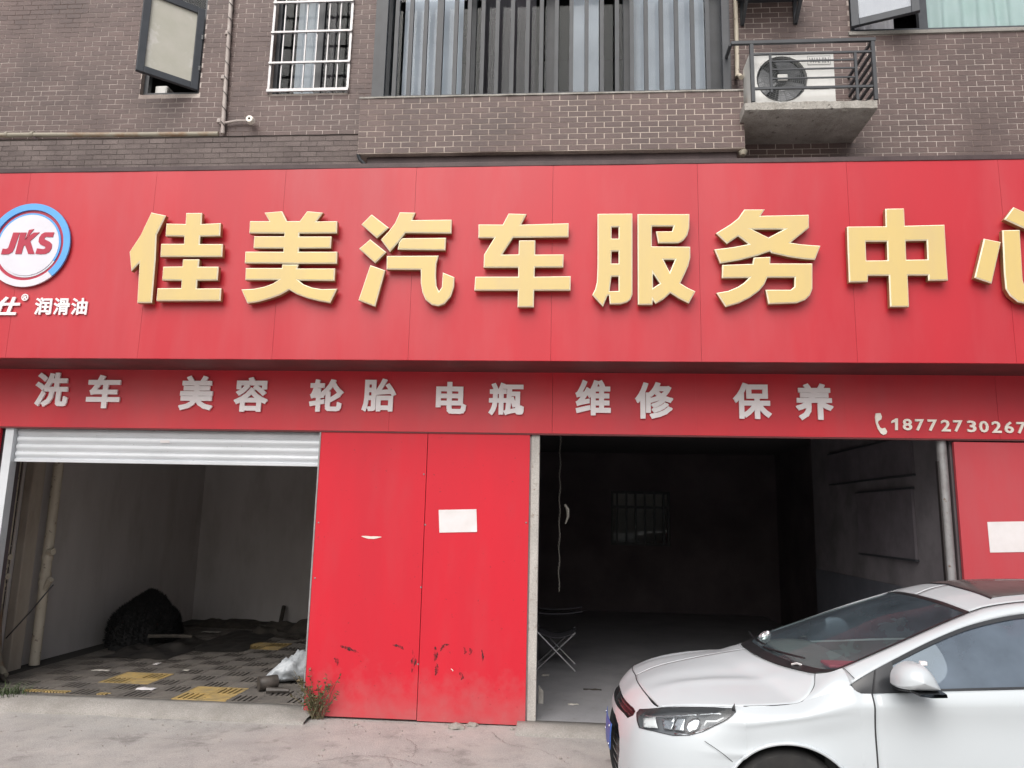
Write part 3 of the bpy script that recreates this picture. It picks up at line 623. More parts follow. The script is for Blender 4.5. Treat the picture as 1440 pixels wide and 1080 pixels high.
notice('paper_notice', 'white paper notice stuck on the red panel left of the door post', [(617, 717), (670, 716), (671, 748), (618, 749)], PYY, 1)
notice('paper_notice', 'white paper notice on the red panel above the white car roof', [(1388, 734), (1450, 733), (1452, 776), (1392, 777)], PYY, 2)

# lower fascia
FS = thing('lower_sign', 'red fascia sign with small white Chinese characters and a phone number above the bays', 'sign', (-0.7, 0.03, 2.49))
fx = [-7.9, -6.85, -5.6, -4.3, -3.0, -1.65, PY(777, 560, 0)[0], 1.12, 2.41, PY(1405, 600, 0)[0], 5.0, 6.4]
for i in range(len(fx) - 1):
    gq_ = .0012 if i in (5, 6, 9) else .0002
    MB().box((fx[i] + gq_, 0.0, 2.492), (fx[i + 1] - (.0012 if i in (5, 8) else .0002), .05, 3.12)).build('panel', 'fascia_red', FS)
MB().box((-7.9, .052, 2.489), (6.4, .058, 3.12)).build('backing', 'soffit', FS)
MB().box((-7.9, .003, 2.478), (6.4, .06, 2.4905)).build('bottom_trim', 'soffit', FS)
# upper sign box
SY = -0.55                                     # sheets 1.22 m wide put the sign face this far out
SZ0, SZ1 = float(PY(720, 507, SY)[2]), float(PY(720, 234, SY)[2])
SG = thing('shop_sign', 'large red sign box with raised gold Chinese characters and a round lubricant logo', 'sign', (-0.7, SY + .3, SZ0))
sx = [-7.95, -6.22, -5.0, -3.78, -2.57] + [float(PY(q_, 300, SY)[0]) for q_ in (583, 777, 982, 1194, 1410)] + [4.71, 6.4]
for i in range(len(sx) - 1):
    x0, x1 = sx[i] + .001, sx[i + 1] - .001; n = 10; P = []
    for z in np.linspace(SZ0, SZ1, 12):
        P.append([(x, SY + .007 * noise.noise((x * 1.1, z * 1.1, 4)) * (0 if j in (0, n - 1) else 1), z) for j, x in enumerate(np.linspace(x0, x1, n))])
    m = MB().grid(P)
    m.add([(x0, SY, SZ0), (x1, SY, SZ0), (x1, SY + .03, SZ0), (x0, SY + .03, SZ0), (x0, SY, SZ1), (x1, SY, SZ1), (x1, SY + .03, SZ1), (x0, SY + .03, SZ1)], [(0, 3, 2, 1), (4, 5, 6, 7), (1, 2, 6, 5), (3, 0, 4, 7)])
    m.build('panel', 'sign_red', SG, smooth=30, fixn=False)
MB().box((-7.95, SY + .032, SZ0 + .01), (6.4, SY + .04, SZ1 - .01)).build('backing', 'soffit', SG)
MB().box((-7.95, SY + .031, SZ0 + .003), (6.4, -.002, SZ0 + .009)).build('underside', 'soffit', SG)
MB().box((-7.95, SY - .006, SZ1 + .001), (6.4, 0.098, SZ1 + .045)).build('top_flashing', 'trim_dark', SG, bevel=.004)

# ---- traced outlines of the raised gold characters
def char_curve(polys, y_front, depth, bevel):
    cu = bpy.data.curves.new('tmp', 'CURVE'); cu.dimensions = '2D'; cu.fill_mode = 'BOTH'; cu.extrude = depth / 2; cu.bevel_depth = bevel; cu.bevel_resolution = 0; cu.offset = -bevel
    for pts in polys:
        sp = cu.splines.new('POLY'); sp.points.add(len(pts) - 1); sp.use_cyclic_u = True
        for k, (x, z) in enumerate(pts): sp.points[k].co = (x, z, 0, 1)
    o = bpy.data.objects.new('tmp', cu); COL.objects.link(o); dg = bpy.context.evaluated_depsgraph_get(); dg.update()
    me = bpy.data.meshes.new_from_object(o.evaluated_get(dg)); bpy.data.objects.remove(o); bpy.data.curves.remove(cu); return me
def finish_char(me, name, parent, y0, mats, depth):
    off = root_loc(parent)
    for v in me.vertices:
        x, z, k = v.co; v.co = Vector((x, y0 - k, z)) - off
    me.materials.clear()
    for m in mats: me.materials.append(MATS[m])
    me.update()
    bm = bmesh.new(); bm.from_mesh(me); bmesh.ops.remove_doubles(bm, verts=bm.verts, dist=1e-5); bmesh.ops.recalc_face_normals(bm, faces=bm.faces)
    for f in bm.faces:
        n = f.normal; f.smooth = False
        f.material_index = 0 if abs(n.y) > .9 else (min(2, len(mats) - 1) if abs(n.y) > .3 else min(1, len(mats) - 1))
    bm.to_mesh(me); bm.free(); me.name = name
    o = bpy.data.objects.new(name, me); COL.objects.link(o); o.parent = parent; LOC[o.name] = off; return o
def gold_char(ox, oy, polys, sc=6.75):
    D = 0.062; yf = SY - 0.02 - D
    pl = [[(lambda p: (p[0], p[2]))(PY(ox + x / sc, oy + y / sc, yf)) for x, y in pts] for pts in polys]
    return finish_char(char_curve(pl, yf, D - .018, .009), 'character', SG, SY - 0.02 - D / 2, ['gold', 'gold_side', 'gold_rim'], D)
gold_char(170, 285, [[(285,90),(425,120),(335,305),(325,540),(290,950),(150,950),(172,570),(95,650),(78,465),(180,310)],
 [(615,95),(768,95),(762,200),(945,190),(938,315),(750,318),(745,390),(965,390),(958,512),(370,512),(378,388),(595,388),(597,318),(420,315),(427,195),(610,200)],
 [(585,535),(742,535),(735,605),(925,605),(915,735),(722,737),(718,812),(950,810),(942,930),(333,932),(342,810),(568,808),(572,737),(387,735),(397,605),(580,603)]])
gold_char(330, 285, [[(280,92),(448,78),(495,172),(615,172),(685,78),(838,92),(775,175),(972,172),(968,288),(612,290),(610,318),(918,318),(910,430),(608,432),(606,463),(972,463),(968,577),(600,577),(445,575),(92,573),(98,462),(458,463),(460,432),(175,430),(182,316),(466,316),(468,290),(135,288),(142,172),(325,172)],
 [(447,585),(605,585),(592,622),(952,622),(945,740),(606,736),(650,772),(730,803),(820,818),(972,815),(905,950),(800,932),(690,905),(590,868),(515,825),(430,875),(330,910),(220,940),(118,955),(60,822),(180,815),(280,795),(360,765),(412,732),(97,732),(102,618),(445,618)]])
gold_char(490, 285, [[(218,108),(382,235),(268,335),(120,205)], [(205,345),(358,468),(252,572),(98,435)], [(205,590),(348,640),(252,985),(92,925)],
 [(485,88),(635,92),(605,162),(980,158),(975,290),(540,285),(470,375),(392,465),(305,348),(380,270),(440,190)], [(510,335),(925,330),(918,450),(465,443),(478,375)],
 [(362,503),(855,500),(832,580),(828,700),(835,790),(858,838),(885,800),(890,720),(895,660),(1005,705),(1000,800),(970,890),(910,960),(850,980),(790,968),(730,920),(700,850),(685,760),(685,635),(360,632)]])
gold_char(655, 285, [[(405,100),(578,105),(525,205),(978,192),(975,325),(448,330),(345,490),(500,488),(505,355),(660,355),(658,490),(930,488),(925,612),(655,612),(652,700),(997,695),(993,832),(648,832),(645,990),(490,990),(495,832),(80,832),(88,700),(497,700),(497,615),(168,615),(172,490),(268,333),(118,333),(120,203),(350,205)]])
gold_char(825, 285, [[(103,103),(435,100),(435,870),(415,920),(380,945),(320,962),(220,962),(213,880),(198,880),(155,985),(52,875),(80,820),(97,750),(103,600)],
 [(237,230),(303,230),(303,338),(237,338)], [(237,460),(303,460),(303,575),(235,575)], [(235,700),(303,700),(303,835),(218,838)],
 [(483,105),(978,105),(975,240),(955,310),(920,355),(870,382),(680,382),(658,270),(810,268),(825,222),(620,222),(620,412),(985,415),(985,520),(965,600),(930,680),(890,762),(960,805),(1035,840),(970,955),(880,910),(795,855),(730,915),(655,958),(628,920),(625,968),(487,968)],
 [(730,540),(838,540),(790,655)], [(630,668),(695,765),(630,808)]])
gold_char(995, 280, [[(350,95),(545,95),(505,155),(965,145),(965,270),(790,410),(880,425),(1075,440),(1022,575),(900,565),(770,545),(610,510),(595,492),(480,532),(300,578),(122,608),(65,475),(230,455),(390,425),(292,350),(185,422),(80,322),(220,235),(290,180)],
 [(425,285),(725,285),(580,362)],
 [(440,552),(600,545),(597,608),(998,608),(998,850),(975,910),(930,955),(850,985),(580,995),(552,858),(790,858),(825,830),(828,742),(570,742),(540,810),(490,870),(400,935),(300,985),(172,1022),(85,888),(200,868),(290,830),(350,790),(395,745),(137,748),(140,622),(428,612)]])
gold_char(1180, 280, [[(440,88),(620,85),(628,250),(1005,240),(1020,500),(1038,770),(850,772),(848,722),(655,722),(668,1022),(487,1022),(475,725),(278,725),(275,785),(97,788),(85,500),(78,258),(445,255)],
 [(255,402),(457,402),(463,578),(262,580)], [(635,395),(835,392),(842,570),(642,573)]])
gold_char(1340, 280, [[(298,372),(460,405),(372,800),(208,745)], [(580,72),(860,200),(800,330),(490,190)], [(900,360),(1060,320),(1180,640),(1010,690)],
 [(472,292),(640,290),(668,770),(690,830),(740,862),(1000,862),(1040,830),(1050,750),(1190,790),(1180,890),(1130,960),(1060,995),(700,992),(620,975),(545,915),(505,850),(490,700)]])
# ---- typeset characters fitted to the boxes they fill in the photo
def text_mesh(body, ext, off, bev=0.0, shear=0.0):
    cu = bpy.data.curves.new('tmp', 'FONT'); cu.body = body; cu.extrude = ext; cu.offset = off; cu.shear = shear; cu.resolution_u = 3
    o = bpy.data.objects.new('tmp', cu); COL.objects.link(o); dg = bpy.context.evaluated_depsgraph_get(); dg.update()
    me = bpy.data.meshes.new_from_object(o.evaluated_get(dg)); bpy.data.objects.remove(o); bpy.data.curves.remove(cu); return me
def bold_mesh(body, r, shear=0.0):
    me = text_mesh(body, 0.0, 0.0, shear=shear); bm = bmesh.new(); bm.from_mesh(me)
    bmesh.ops.remove_doubles(bm, verts=bm.verts, dist=1e-5)
    bmesh.ops.triangulate(bm, faces=bm.faces)
    vs = [Vector((v.co.x, v.co.y)) for v in bm.verts]; bm.verts.index_update(); fs = [[v.index for v in f.verts] for f in bm.faces]
    if r > 0:
        for e in bm.edges:
            if len(e.link_faces) != 1: continue
            p, q = Vector(e.verts[0].co.xy), Vector(e.verts[1].co.xy); d = q - p
            if d.length < 1e-5: continue
            d.normalize(); n_ = Vector((-d.y, d.x)) * r; k = len(vs)
            p = p - d * r * .9; q = q + d * r * .9            # short overrun keeps the corners square
            vs += [p + n_, p - n_, q - n_, q + n_]; fs.append([k, k + 1, k + 2, k + 3])
    bm.free()
    for f in fs:
        ar = sum(vs[f[i]].x * vs[f[(i + 1) % len(f)]].y - vs[f[(i + 1) % len(f)]].x * vs[f[i]].y for i in range(len(f)))
        if ar < 0: f.reverse()
    eds = sorted({tuple(sorted((f[i], f[(i + 1) % len(f)]))) for f in fs for i in range(len(f))})
    ov, oe, of, _, _, _ = geometry.delaunay_2d_cdt(vs, eds, [], 0, 1e-6)
    A = np.array([[[vs[f[i]].x, vs[f[i]].y] for i in range(3)] for f in fs] + [[[vs[f[i]].x, vs[f[i]].y] for i in (0, 2, 3)] for f in fs if len(f) == 4])
    def inside(c):
        e0 = A[:, [1, 2, 0]] - A; pc = c - A; cr = e0[:, :, 0] * pc[:, :, 1] - e0[:, :, 1] * pc[:, :, 0]
        return bool(np.any(np.all(cr >= -1e-9, axis=1)))
    keep = []
    for f in of:
        c = np.mean([[ov[i].x, ov[i].y] for i in f], axis=0)
        if inside(c): keep.append(f if sum(ov[f[i]].x * ov[f[(i + 1) % 3]].y - ov[f[(i + 1) % 3]].x * ov[f[i]].y for i in range(3)) > 0 else list(reversed(f)))
    ed = {}
    for f in keep:
        for i in range(len(f)):
            k = (f[i], f[(i + 1) % len(f)]); ed[k] = ed.get(k, 0) + 1
    n = len(ov); V_ = [(v.x, v.y, .5) for v in ov] + [(v.x, v.y, -.5) for v in ov]
    F_ = [tuple(f) for f in keep] + [tuple(n + i for i in reversed(f)) for f in keep]
    F_ += [(b_, a_, n + a_, n + b_) for (a_, b_) in ed if (b_, a_) not in ed]
    me2 = bpy.data.meshes.new('tmp'); me2.from_pydata(V_, [], F_)
    bm = bmesh.new(); bm.from_mesh(me2); bmesh.ops.delete(bm, geom=[v for v in bm.verts if not v.link_faces], context='VERTS'); bm.to_mesh(me2); bm.free()
    return me2
def type_char(body, bx_, y_plane, depth, m, parent, off=0.02, shear=0.0, name='character', gap=0.0):
    x0, y0, x1, y1 = bx_; yf = y_plane - gap - depth
    a = PY(x0, (y0 + y1) / 2, yf); b = PY(x1, (y0 + y1) / 2, yf); c = PY((x0 + x1) / 2, y0, yf); d = PY((x0 + x1) / 2, y1, yf)
    me = bold_mesh(body, off, shear=shear)
    xs_ = [v.co.x for v in me.vertices]; ys_ = [v.co.y for v in me.vertices]; lx, hx, ly, hy = min(xs_), max(xs_), min(ys_), max(ys_)
    for v in me.vertices:
        v.co = Vector((a[0] + (v.co.x - lx) / (hx - lx) * (b[0] - a[0]), d[2] + (v.co.y - ly) / (hy - ly) * (c[2] - d[2]), v.co.z * depth))
    return finish_char(me, name, parent, y_plane - gap - depth / 2, [m], depth)
for ch, bx_ in (('洗', (49, 524, 96, 572)), ('车', (122, 527, 169, 574)), ('美', (252, 528, 300, 577)), ('容', (329, 530, 377, 579)), ('轮', (435, 533, 483, 579)), ('胎', (509, 532, 557, 579)),
                ('电', (613, 537, 656, 582)), ('瓶', (687, 538, 737, 584)), ('维', (809, 534, 859, 584)), ('修', (893, 537, 947, 589)), ('保', (1031, 538, 1085, 589)), ('养', (1119, 539, 1172, 591))):
    type_char(ch, bx_, 0.0, .018, 'letter_white', FS, .034, gap=.006)
dx = [(367, 420), (458, 535), (560, 632), (662, 738), (768, 845), (870, 945), (980, 1055), (1078, 1155), (1180, 1258), (1283, 1358), (1383, 1455)]
for i, (ch, (p, q)) in enumerate(zip('18772730267', dx)):
    y = 163 + 2.9 * i
    if ch == '1':
        finish_char(char_curve([[(lambda p: (p[0], p[2]))(PY(1190 + a_ / 5.76, 560 + b_ / 5.76, -.014)) for a_, b_ in ((420, 163), (420, 258), (397, 258), (397, 193), (367, 202), (367, 184), (402, 163))]], 0, .010, .001), 'digit', FS, -.008, ['letter_cream'], .01)
        continue
    type_char(ch, (1190 + p / 5.76, 560 + y / 5.76, 1190 + q / 5.76, 560 + (y + 94) / 5.76), 0.0, .012, 'letter_cream', FS, .022, name='digit', gap=.002)
ph = [(240,122),(278,120),(290,150),(285,172),(262,185),(258,200),(275,235),(292,245),(315,238),(333,268),(325,290),(302,298),(280,285),(255,245),(240,200),(234,155)]
finish_char(char_curve([[(lambda p: (p[0], p[2]))(PY(1190 + x / 5.76, 560 + y / 5.76, -.014)) for x, y in ph]], 0, .010, .001), 'handset_symbol', FS, -.008, ['letter_cream'], .01)
for ch, bx_ in (('润', (48.7, 418.3, 72.5, 442.5)), ('滑', (75, 418.7, 97.5, 442.8)), ('油', (100, 419, 122.5, 442.5))):
    type_char(ch, bx_, SY, .012, 'letter_white', SG, .022, gap=.005)
type_char('仕', (-7, 417, 28, 444), SY, .012, 'letter_white', SG, .034, shear=.22, gap=.005)
# round logo
lc = PY(40.5, 344.7, SY - .02); R0 = PY(98.8, 345, SY - .02)[0] - lc[0]
def ring(r0, r1, a0, a1, y0, y1, n=64):
    m = MB(); P = []
    for k in range(n + 1):
        a = rad(a0 + (a1 - a0) * k / n); c_, s_ = math.cos(a), math.sin(a)
        P.append([(lc[0] + c_ * r0, y1, lc[2] + s_ * r0), (lc[0] + c_ * r0, y0, lc[2] + s_ * r0), (lc[0] + c_ * r1, y0, lc[2] + s_ * r1), (lc[0] + c_ * r1, y1, lc[2] + s_ * r1)])
    return m.grid(P)
lgd = MB().lathe([(0.0001, SY - .016), (R0 * .99, SY - .016), (R0 * .99, SY - .004)], (lc[0], 0, lc[2]), 'Y', 72).build('logo_disc', 'logo_red', SG, smooth=30)
s_ = R0 / 58.3
ring(49.3 * s_, R0, -48, 192, SY - .030, SY - .014).build('logo_ring', 'logo_blue', lgd, smooth=30)
ring(49.3 * s_, R0, 192.4, 311.6, SY - .030, SY - .014).build('logo_ring', 'logo_white', lgd, smooth=30)
MB().lathe([(0.0001, SY - .026), (42.5 * s_, SY - .026), (42.5 * s_, SY - .014)], (lc[0], 0, lc[2]), 'Y', 72).build('logo_face', 'logo_white', lgd, smooth=30)
ring(42.6 * s_, 45 * s_, -30, 200, SY - .024, SY - .014).build('logo_ring', 'logo_blue', lgd, smooth=30)
MB().lathe([(42.6 * s_, SY - .020), (45 * s_, SY - .020)], (lc[0], 0, lc[2]), 'Y', 72).build('logo_ring', 'logo_white', lgd)
def logo_poly(pts): return [(lambda p: (p[0], p[2]))(PY(x / 6, 275 + y / 6, SY - .03)) for x, y in pts]
Jp = [(112,312),(167,312),(122,440),(105,475),(75,493),(40,497),(8,495),(22,448),(52,450),(68,442),(76,420)]
Kp = [(172,312),(225,312),(208,368),(285,312),(335,310),(255,385),(290,492),(238,492),(212,420),(200,422),(180,492),(128,492)]
Ka = [(245,290),(288,282),(222,368),(212,372)]
Sp = [(457,310),(446,350),(390,348),(375,355),(375,368),(420,390),(438,410),(435,445),(415,475),(385,492),(340,495),(298,490),(312,445),(365,452),(382,446),(382,432),(340,412),(325,390),(330,355),(350,325),(380,310)]
for q in (Jp, Kp, Ka, Sp): finish_char(char_curve([logo_poly(q)], 0, .004, 0), 'logo_letter', lgd, SY - .029, ['logo_red'], .004)
rc = PY(35.2, 418.2, SY - .01); rr = PY(40, 418, SY - .01)[0] - rc[0]
MB().lathe([(rr * .72, SY - .004), (rr * .72, SY - .014), (rr, SY - .014), (rr, SY - .004)], (rc[0], 0, rc[2]), 'Y', 28).build('registered_mark', 'letter_white', SG, smooth=30)
type_char('R', (32.8, 415.6, 37.8, 421), SY, .01, 'letter_white', SG, .02, name='registered_mark', gap=.003)

# ============================================================ ROLLER SHUTTER
sh = thing('roller_shutter', 'half hidden grey roller shutter rolled up over the wash bay', 'shutter', (-3.8, .1, 2.2))
zt_, zb_ = 2.49, 2.165; ys_ = .085
nsl = 4; hsl = .0705
for i in range(nsl):
    z1 = zt_ - .012 - i * hsl; P = []
    for u in np.linspace(0, 1, 9):
        prof = -.012 * math.sin(math.pi * min(1, u / .82)) if u < .82 else .004
        P.append([(x, ys_ + prof, z1 - u * (hsl - .002)) for x in np.linspace(-5.27, -2.29, 12)])
    MB().grid(P).build('slat', 'shutter', sh, smooth=50)
MB().box((-5.27, ys_ - .012, zb_), (-2.29, ys_ + .02, zb_ + .032)).build('bottom_bar', 'shutter', sh, bevel=.004)
MB().box((-5.36, .03, .06), (-5.275, .12, 2.488)).build('guide_rail', 'shutter', sh, bevel=.004)
MB().box((-2.288, .035, .09), (-2.262, .12, 2.48)).build('guide_rail', 'steel_grey', sh, bevel=.003)
MB().box((-5.27, ys_ + .03, 2.30), (-2.29, ys_ + .22, 2.56)).build('drum_cover', 'trim_dark', sh)
q = PY(232, 621, ys_ - .013); MB().box((q[0] - .045, ys_ - .0155, q[2] - .012), (q[0] + .045, ys_ - .0135, q[2] + .012)).build('sticker', 'paper', sh)
tag(MB().box((-7.9, .065, 2.475), (-2.3, .09, 2.4885)).build('trim_strip', 'steel_grey', None), 'thin grey steel strip under the fascia above the shutter', 'trim')
# ============================================================ OUTDOOR UNIT, SHELF, CAGE
SLY = -0.5
sb = []
for x in np.linspace(1.515, 2.645, 90):
    j = .014 * noise.noise((x * 9, 0, 0)) + .008 * noise.noise((x * 31, 0, 0)); k = .022 * noise.noise((x * 14, 3, 0)) + .01 * noise.noise((x * 37, 3, 0)); w_ = max(0, .06 * noise.noise((x * 5, 8, 0)))
    sb.append([(x, WY - .002, 5.30), (x, SLY + .03, 5.305 + j * .4), (x, SLY + j, 5.318 + j), (x, SLY + j * .6 - .004, 5.385 + k * .5), (x, SLY + .03, 5.398 + k), (x, SLY + .12, 5.395 + k + w_), (x, WY - .002, 5.392)])
m = MB().grid(sb); n7 = 7; L7 = len(sb) * 7
m.f.append(tuple(range(7))); m.mi.append(0); m.f.append(tuple(range(L7 - 1, L7 - 8, -1))); m.mi.append(0)
tag(m.build('concrete_shelf', 'concrete_pale', None, smooth=35, at=(2.08, WY, 5.30)), 'chipped concrete shelf under the outdoor air conditioner', 'shelf')
ax0, ax1 = 1.60, 2.335; ay0, ay1 = -.40, -.12; az0, az1 = 5.425, 5.935
AC = thing('air_conditioner', 'cream outdoor air conditioner unit with a round fan grille on the concrete shelf', 'air conditioner', ((ax0 + ax1) / 2, -.26, 5.40))
fcx, fcz, fr_ = ax0 + .275, (az0 + az1) / 2 - .01, .222
# casing with a round opening: front plate as ring-fan, plus box sides
front = MB(); N = 48; ringv = [(fcx + fr_ * math.cos(2 * math.pi * k / N), fcz + fr_ * math.sin(2 * math.pi * k / N)) for k in range(N)]
def edge_pt(a):
    c_, s__ = math.cos(a), math.sin(a); t = 1e9
    if c_ > 1e-9: t = min(t, (ax1 - fcx) / c_)
    if c_ < -1e-9: t = min(t, (ax0 - fcx) / c_)
    if s__ > 1e-9: t = min(t, (az1 - fcz) / s__)
    if s__ < -1e-9: t = min(t, (az0 - fcz) / s__)
    return (fcx + c_ * t, fcz + s__ * t)
angs = sorted([2 * math.pi * k / N for k in range(N)] + [math.atan2(z - fcz, x - fcx) % (2 * math.pi) for x in (ax0, ax1) for z in (az0, az1)])
n = len(angs); vs = []
for a in angs:
    e = edge_pt(a); vs += [(fcx + fr_ * math.cos(a), ay0, fcz + fr_ * math.sin(a)), (e[0], ay0, e[1]), (e[0], ay1, e[1]), (fcx + fr_ * math.cos(a), ay0 + .05, fcz + fr_ * math.sin(a))]
fs = []
for i in range(n):
    j = (i + 1) % n; fs += [(4 * i, 4 * j, 4 * j + 1, 4 * i + 1), (4 * i + 1, 4 * j + 1, 4 * j + 2, 4 * i + 2), (4 * j, 4 * i, 4 * i + 3, 4 * j + 3)]
front.add(vs, fs).build('casing', 'ac_white', AC, bevel=.0)
MB().lathe([(.001, ay0 + .049), (fr_ + .01, ay0 + .049)], (fcx, 0, fcz), 'Y', 40).build('fan_well', 'ac_dark', AC)
for k in range(3):
    a0 = rad(120 * k + 20); P = []
    for r in np.linspace(.05, .2, 6):
        P.append([(fcx + r * math.cos(a0 + t * 1.5), ay0 + .045 - .03 * t, fcz + r * math.sin(a0 + t * 1.5)) for t in np.linspace(0, 1, 8)])
    MB().grid(P).build('fan_blade', 'lamp_dark', AC, smooth='all', fixn=False)
g = MB()
for r in np.linspace(.075, fr_ - .004, 9): g.tube([(fcx + r * math.cos(2 * math.pi * k / 32), ay0 - .006 - .012 * (1 - r / fr_), fcz + r * math.sin(2 * math.pi * k / 32)) for k in range(33)], .0022, 4, cap=False)
for k in range(24):
    a = 2 * math.pi * k / 24; g.tube([(fcx + .05 * math.cos(a), ay0 - .018, fcz + .05 * math.sin(a)), (fcx + (fr_ + .004) * math.cos(a + .45), ay0 - .004, fcz + (fr_ + .004) * math.sin(a + .45))], .002, 4)
g.build('fan_grille', 'ac_grille', AC)
MB().box((fcx - .045, ay0 - .03, fcz - .03), (fcx + .045, ay0 - .016, fcz + .03)).build('fan_badge', 'ac_white', AC, bevel=.008)
MB().box((ax1 - .23, ay0 - .004, az1 - .135), (ax1 - .03, ay0 + .001, az1 - .05)).build('badge_plate', 'ac_white', AC)
bp = frame_rect(MB(), ax1 - .23, ax1 - .03, az1 - .135, az1 - .05, ay0 - .0065, ay0 - .004, .003); bp.build('badge_border', 'ac_text', AC)
me = bold_mesh('WAHIN', .01); xs_ = [v.co.x for v in me.vertices]; ys2 = [v.co.y for v in me.vertices]
for v in me.vertices: v.co = Vector((ax1 - .215 + (v.co.x - min(xs_)) / (max(xs_) - min(xs_)) * .17, az1 - .118 + (v.co.y - min(ys2)) / (max(ys2) - min(ys2)) * .05, v.co.z * .003))
finish_char(me, 'lettering', AC, ay0 - .006, ['ac_text'], .003)
for z in (5.56, 5.585): MB().box((ax1 - .22, ay0 - .002, z), (ax1 - .05, ay0 + .002, z + .004)).build('vent_line', 'ac_text', AC)
for x in (ax0 + .08, ax1 - .16): MB().box((x, ay0 + .02, 5.385), (x + .05, ay1 - .02, az0)).build('foot', 'ac_dark', AC)
CG = thing('balcony_cage', 'black steel cage of bars around the outdoor air conditioner', 'railing', (2.08, SLY + .02, 5.40))
def cz(px, py): p = PY(px, py, SLY + .015); return (p[0], SLY + .015, p[2])
def C3(zx, zy): return cz(980 + zx / 3.13, zy / 3.13)
yb = WY + .003
top = 5.985
for a_, b_, w_ in (((150, 186), (785, 180), .03), ((240, 235), (770, 232), .018), ((250, 388), (775, 383), .02)):
    p, q = C3(*a_), C3(*b_); z = (p[2] + q[2]) / 2; MB().bar((p[0], p[1], z), (q[0], q[1], z), w_, w_).build('bar', 'frame_dark', CG)
for y_ in (266, 302, 342):
    p, q = C3(330, y_), C3(700, y_); z = (p[2] + q[2]) / 2; MB().bar((p[0], p[1] + .002, z), (q[0], q[1] + .002, z), .012, .012).build('bar', 'frame_dark', CG)
for zx, t_, zl, zh in ((243, .032, 5.40, 5.98), (325, .02, 5.49, 5.86), (700, .022, 5.40, 5.86), (780, .03, 5.40, 5.985)):
    x = C3(zx, 300)[0]; MB().bar((x, SLY + .018, zl), (x, SLY + .018, zh), t_, t_).build('bar', 'frame_dark', CG)
xr = C3(780, 300)[0]
for z in (5.97, 5.87, 5.78, 5.69, 5.60, 5.50): MB().bar((xr, SLY + .03, z), (xr, yb, z), .022, .022).build('bar', 'frame_dark', CG)
xl = C3(150, 186)[0]
MB().bar((xl, SLY + .03, top - .01), (xl, yb, top - .01), .025, .025).build('bar', 'frame_dark', CG)
# upper bracket shelf and refrigerant pipe
UB = thing('wall_bracket_shelf', 'dark steel bracket shelf on the brick wall above the air conditioner', 'shelf', (2.0, WY, 6.75))
MB().box((1.60, WY - .42, 6.80), (2.22, WY - .002, 6.84)).build('deck', 'frame_dark', UB)
for x in (1.66, 2.17):
    MB().bar((x, WY - .015, 6.55), (x, WY - .015, 6.80), .035, .025).build('upright', 'frame_dark', UB); MB().bar((x, WY - .03, 6.56), (x, WY - .40, 6.80), .03, .03).build('strut', 'frame_dark', UB)
tag(MB().tube([(1.60, WY - .03, 7.3), (1.595, WY - .03, 6.2), (1.585, WY - .05, 5.97), (1.57, -.1, 5.90), (1.575, -.16, 5.84)], .022, 10).build('refrigerant_pipe', 'pipe_cream', None, smooth=True, at=(1.6, WY, 5.84)),
    'cream insulated pipe running down the wall to the air conditioner', 'pipe')

# ============================================================ PIPES ON THE UPPER WALL
def wp(px, py, y=WY - .04): p = PY(px, py, y); return (p[0], y, p[2])
vp = thing('conduit_pipe', 'pale upright conduit pipe strapped to the brick wall beside the open casement', 'pipe', wp(313, 185))
a_, b_ = wp(325, 0), wp(313, 188)
MB().tube([(a_[0], a_[1], 7.35), (a_[0], a_[1], a_[2]), (b_[0], b_[1], b_[2])], .021, 10).build('tube', 'pipe_pale', vp, smooth=True)
hx = []
for k in range(0, 200): t = k / 199; hx.append((a_[0] + (b_[0] - a_[0]) * t + .026 * math.cos(k * .35), WY - .04 + .026 * math.sin(k * .35), a_[2] + .4 + (b_[2] - a_[2] - .35) * t))
MB().tube(hx, .004, 4).build('wrapped_wire', 'wire_dark', vp)
for z in (5.62, 6.1, 6.6): MB().lathe([(.022, -.02), (.028, -.02), (.028, .02), (.022, .02)], (a_[0], WY - .04, z), 'Z', 12).build('collar', 'pipe_pale', vp)
hp = thing('drain_pipe', 'rusty cream pipe lying along the top of the brick ledge', 'pipe', wp(100, 184))
p0, p1 = wp(0, 181), wp(312, 188); z_ = 5.478
MB().tube([(-7.0, WY - .05, z_ + .04), (-5.9, WY - .05, z_ + .03), (-4.6, WY - .05, z_ + .01), (p1[0] - .03, WY - .05, z_)], .024, 10).build('tube', 'pipe_rust', hp, smooth=True)
for px in (12, 48): x = wp(px, 182)[0]; MB().tube([(x - .015, WY - .05, z_ + .03), (x + .015, WY - .05, z_ + .03)], .03, 10).build('collar', 'pipe_rust', hp, smooth=True)
x = wp(50, 186)[0]; MB().bar((x, WY - .05, z_), (x + .07, 0.02, 5.425), .02, .02).build('bracket', 'trim_dark', hp)
sp = thing('spout_pipe', 'short pale pipe elbow sticking out of the brick wall beside the conduit', 'pipe', wp(345, 172))
p0, p1 = wp(316, 173), wp(350, 170)
MB().tube([p0, ((p0[0] + p1[0]) / 2, p0[1], p1[2] + .002), p1, (p1[0] + .03, p1[1] - .03, p1[2] - .01)], .013, 8).build('tube', 'pipe_pale', sp, smooth=True)
MB().lathe([(.012, -.045), (.034, -.045), (.04, -.01), (.04, .01), (.03, .02), (.001, .02)], (p1[0] + .035, p1[1] - .03, p1[2] - .015), 'Y', 14).build('elbow', 'letter_cream', sp, smooth=True)

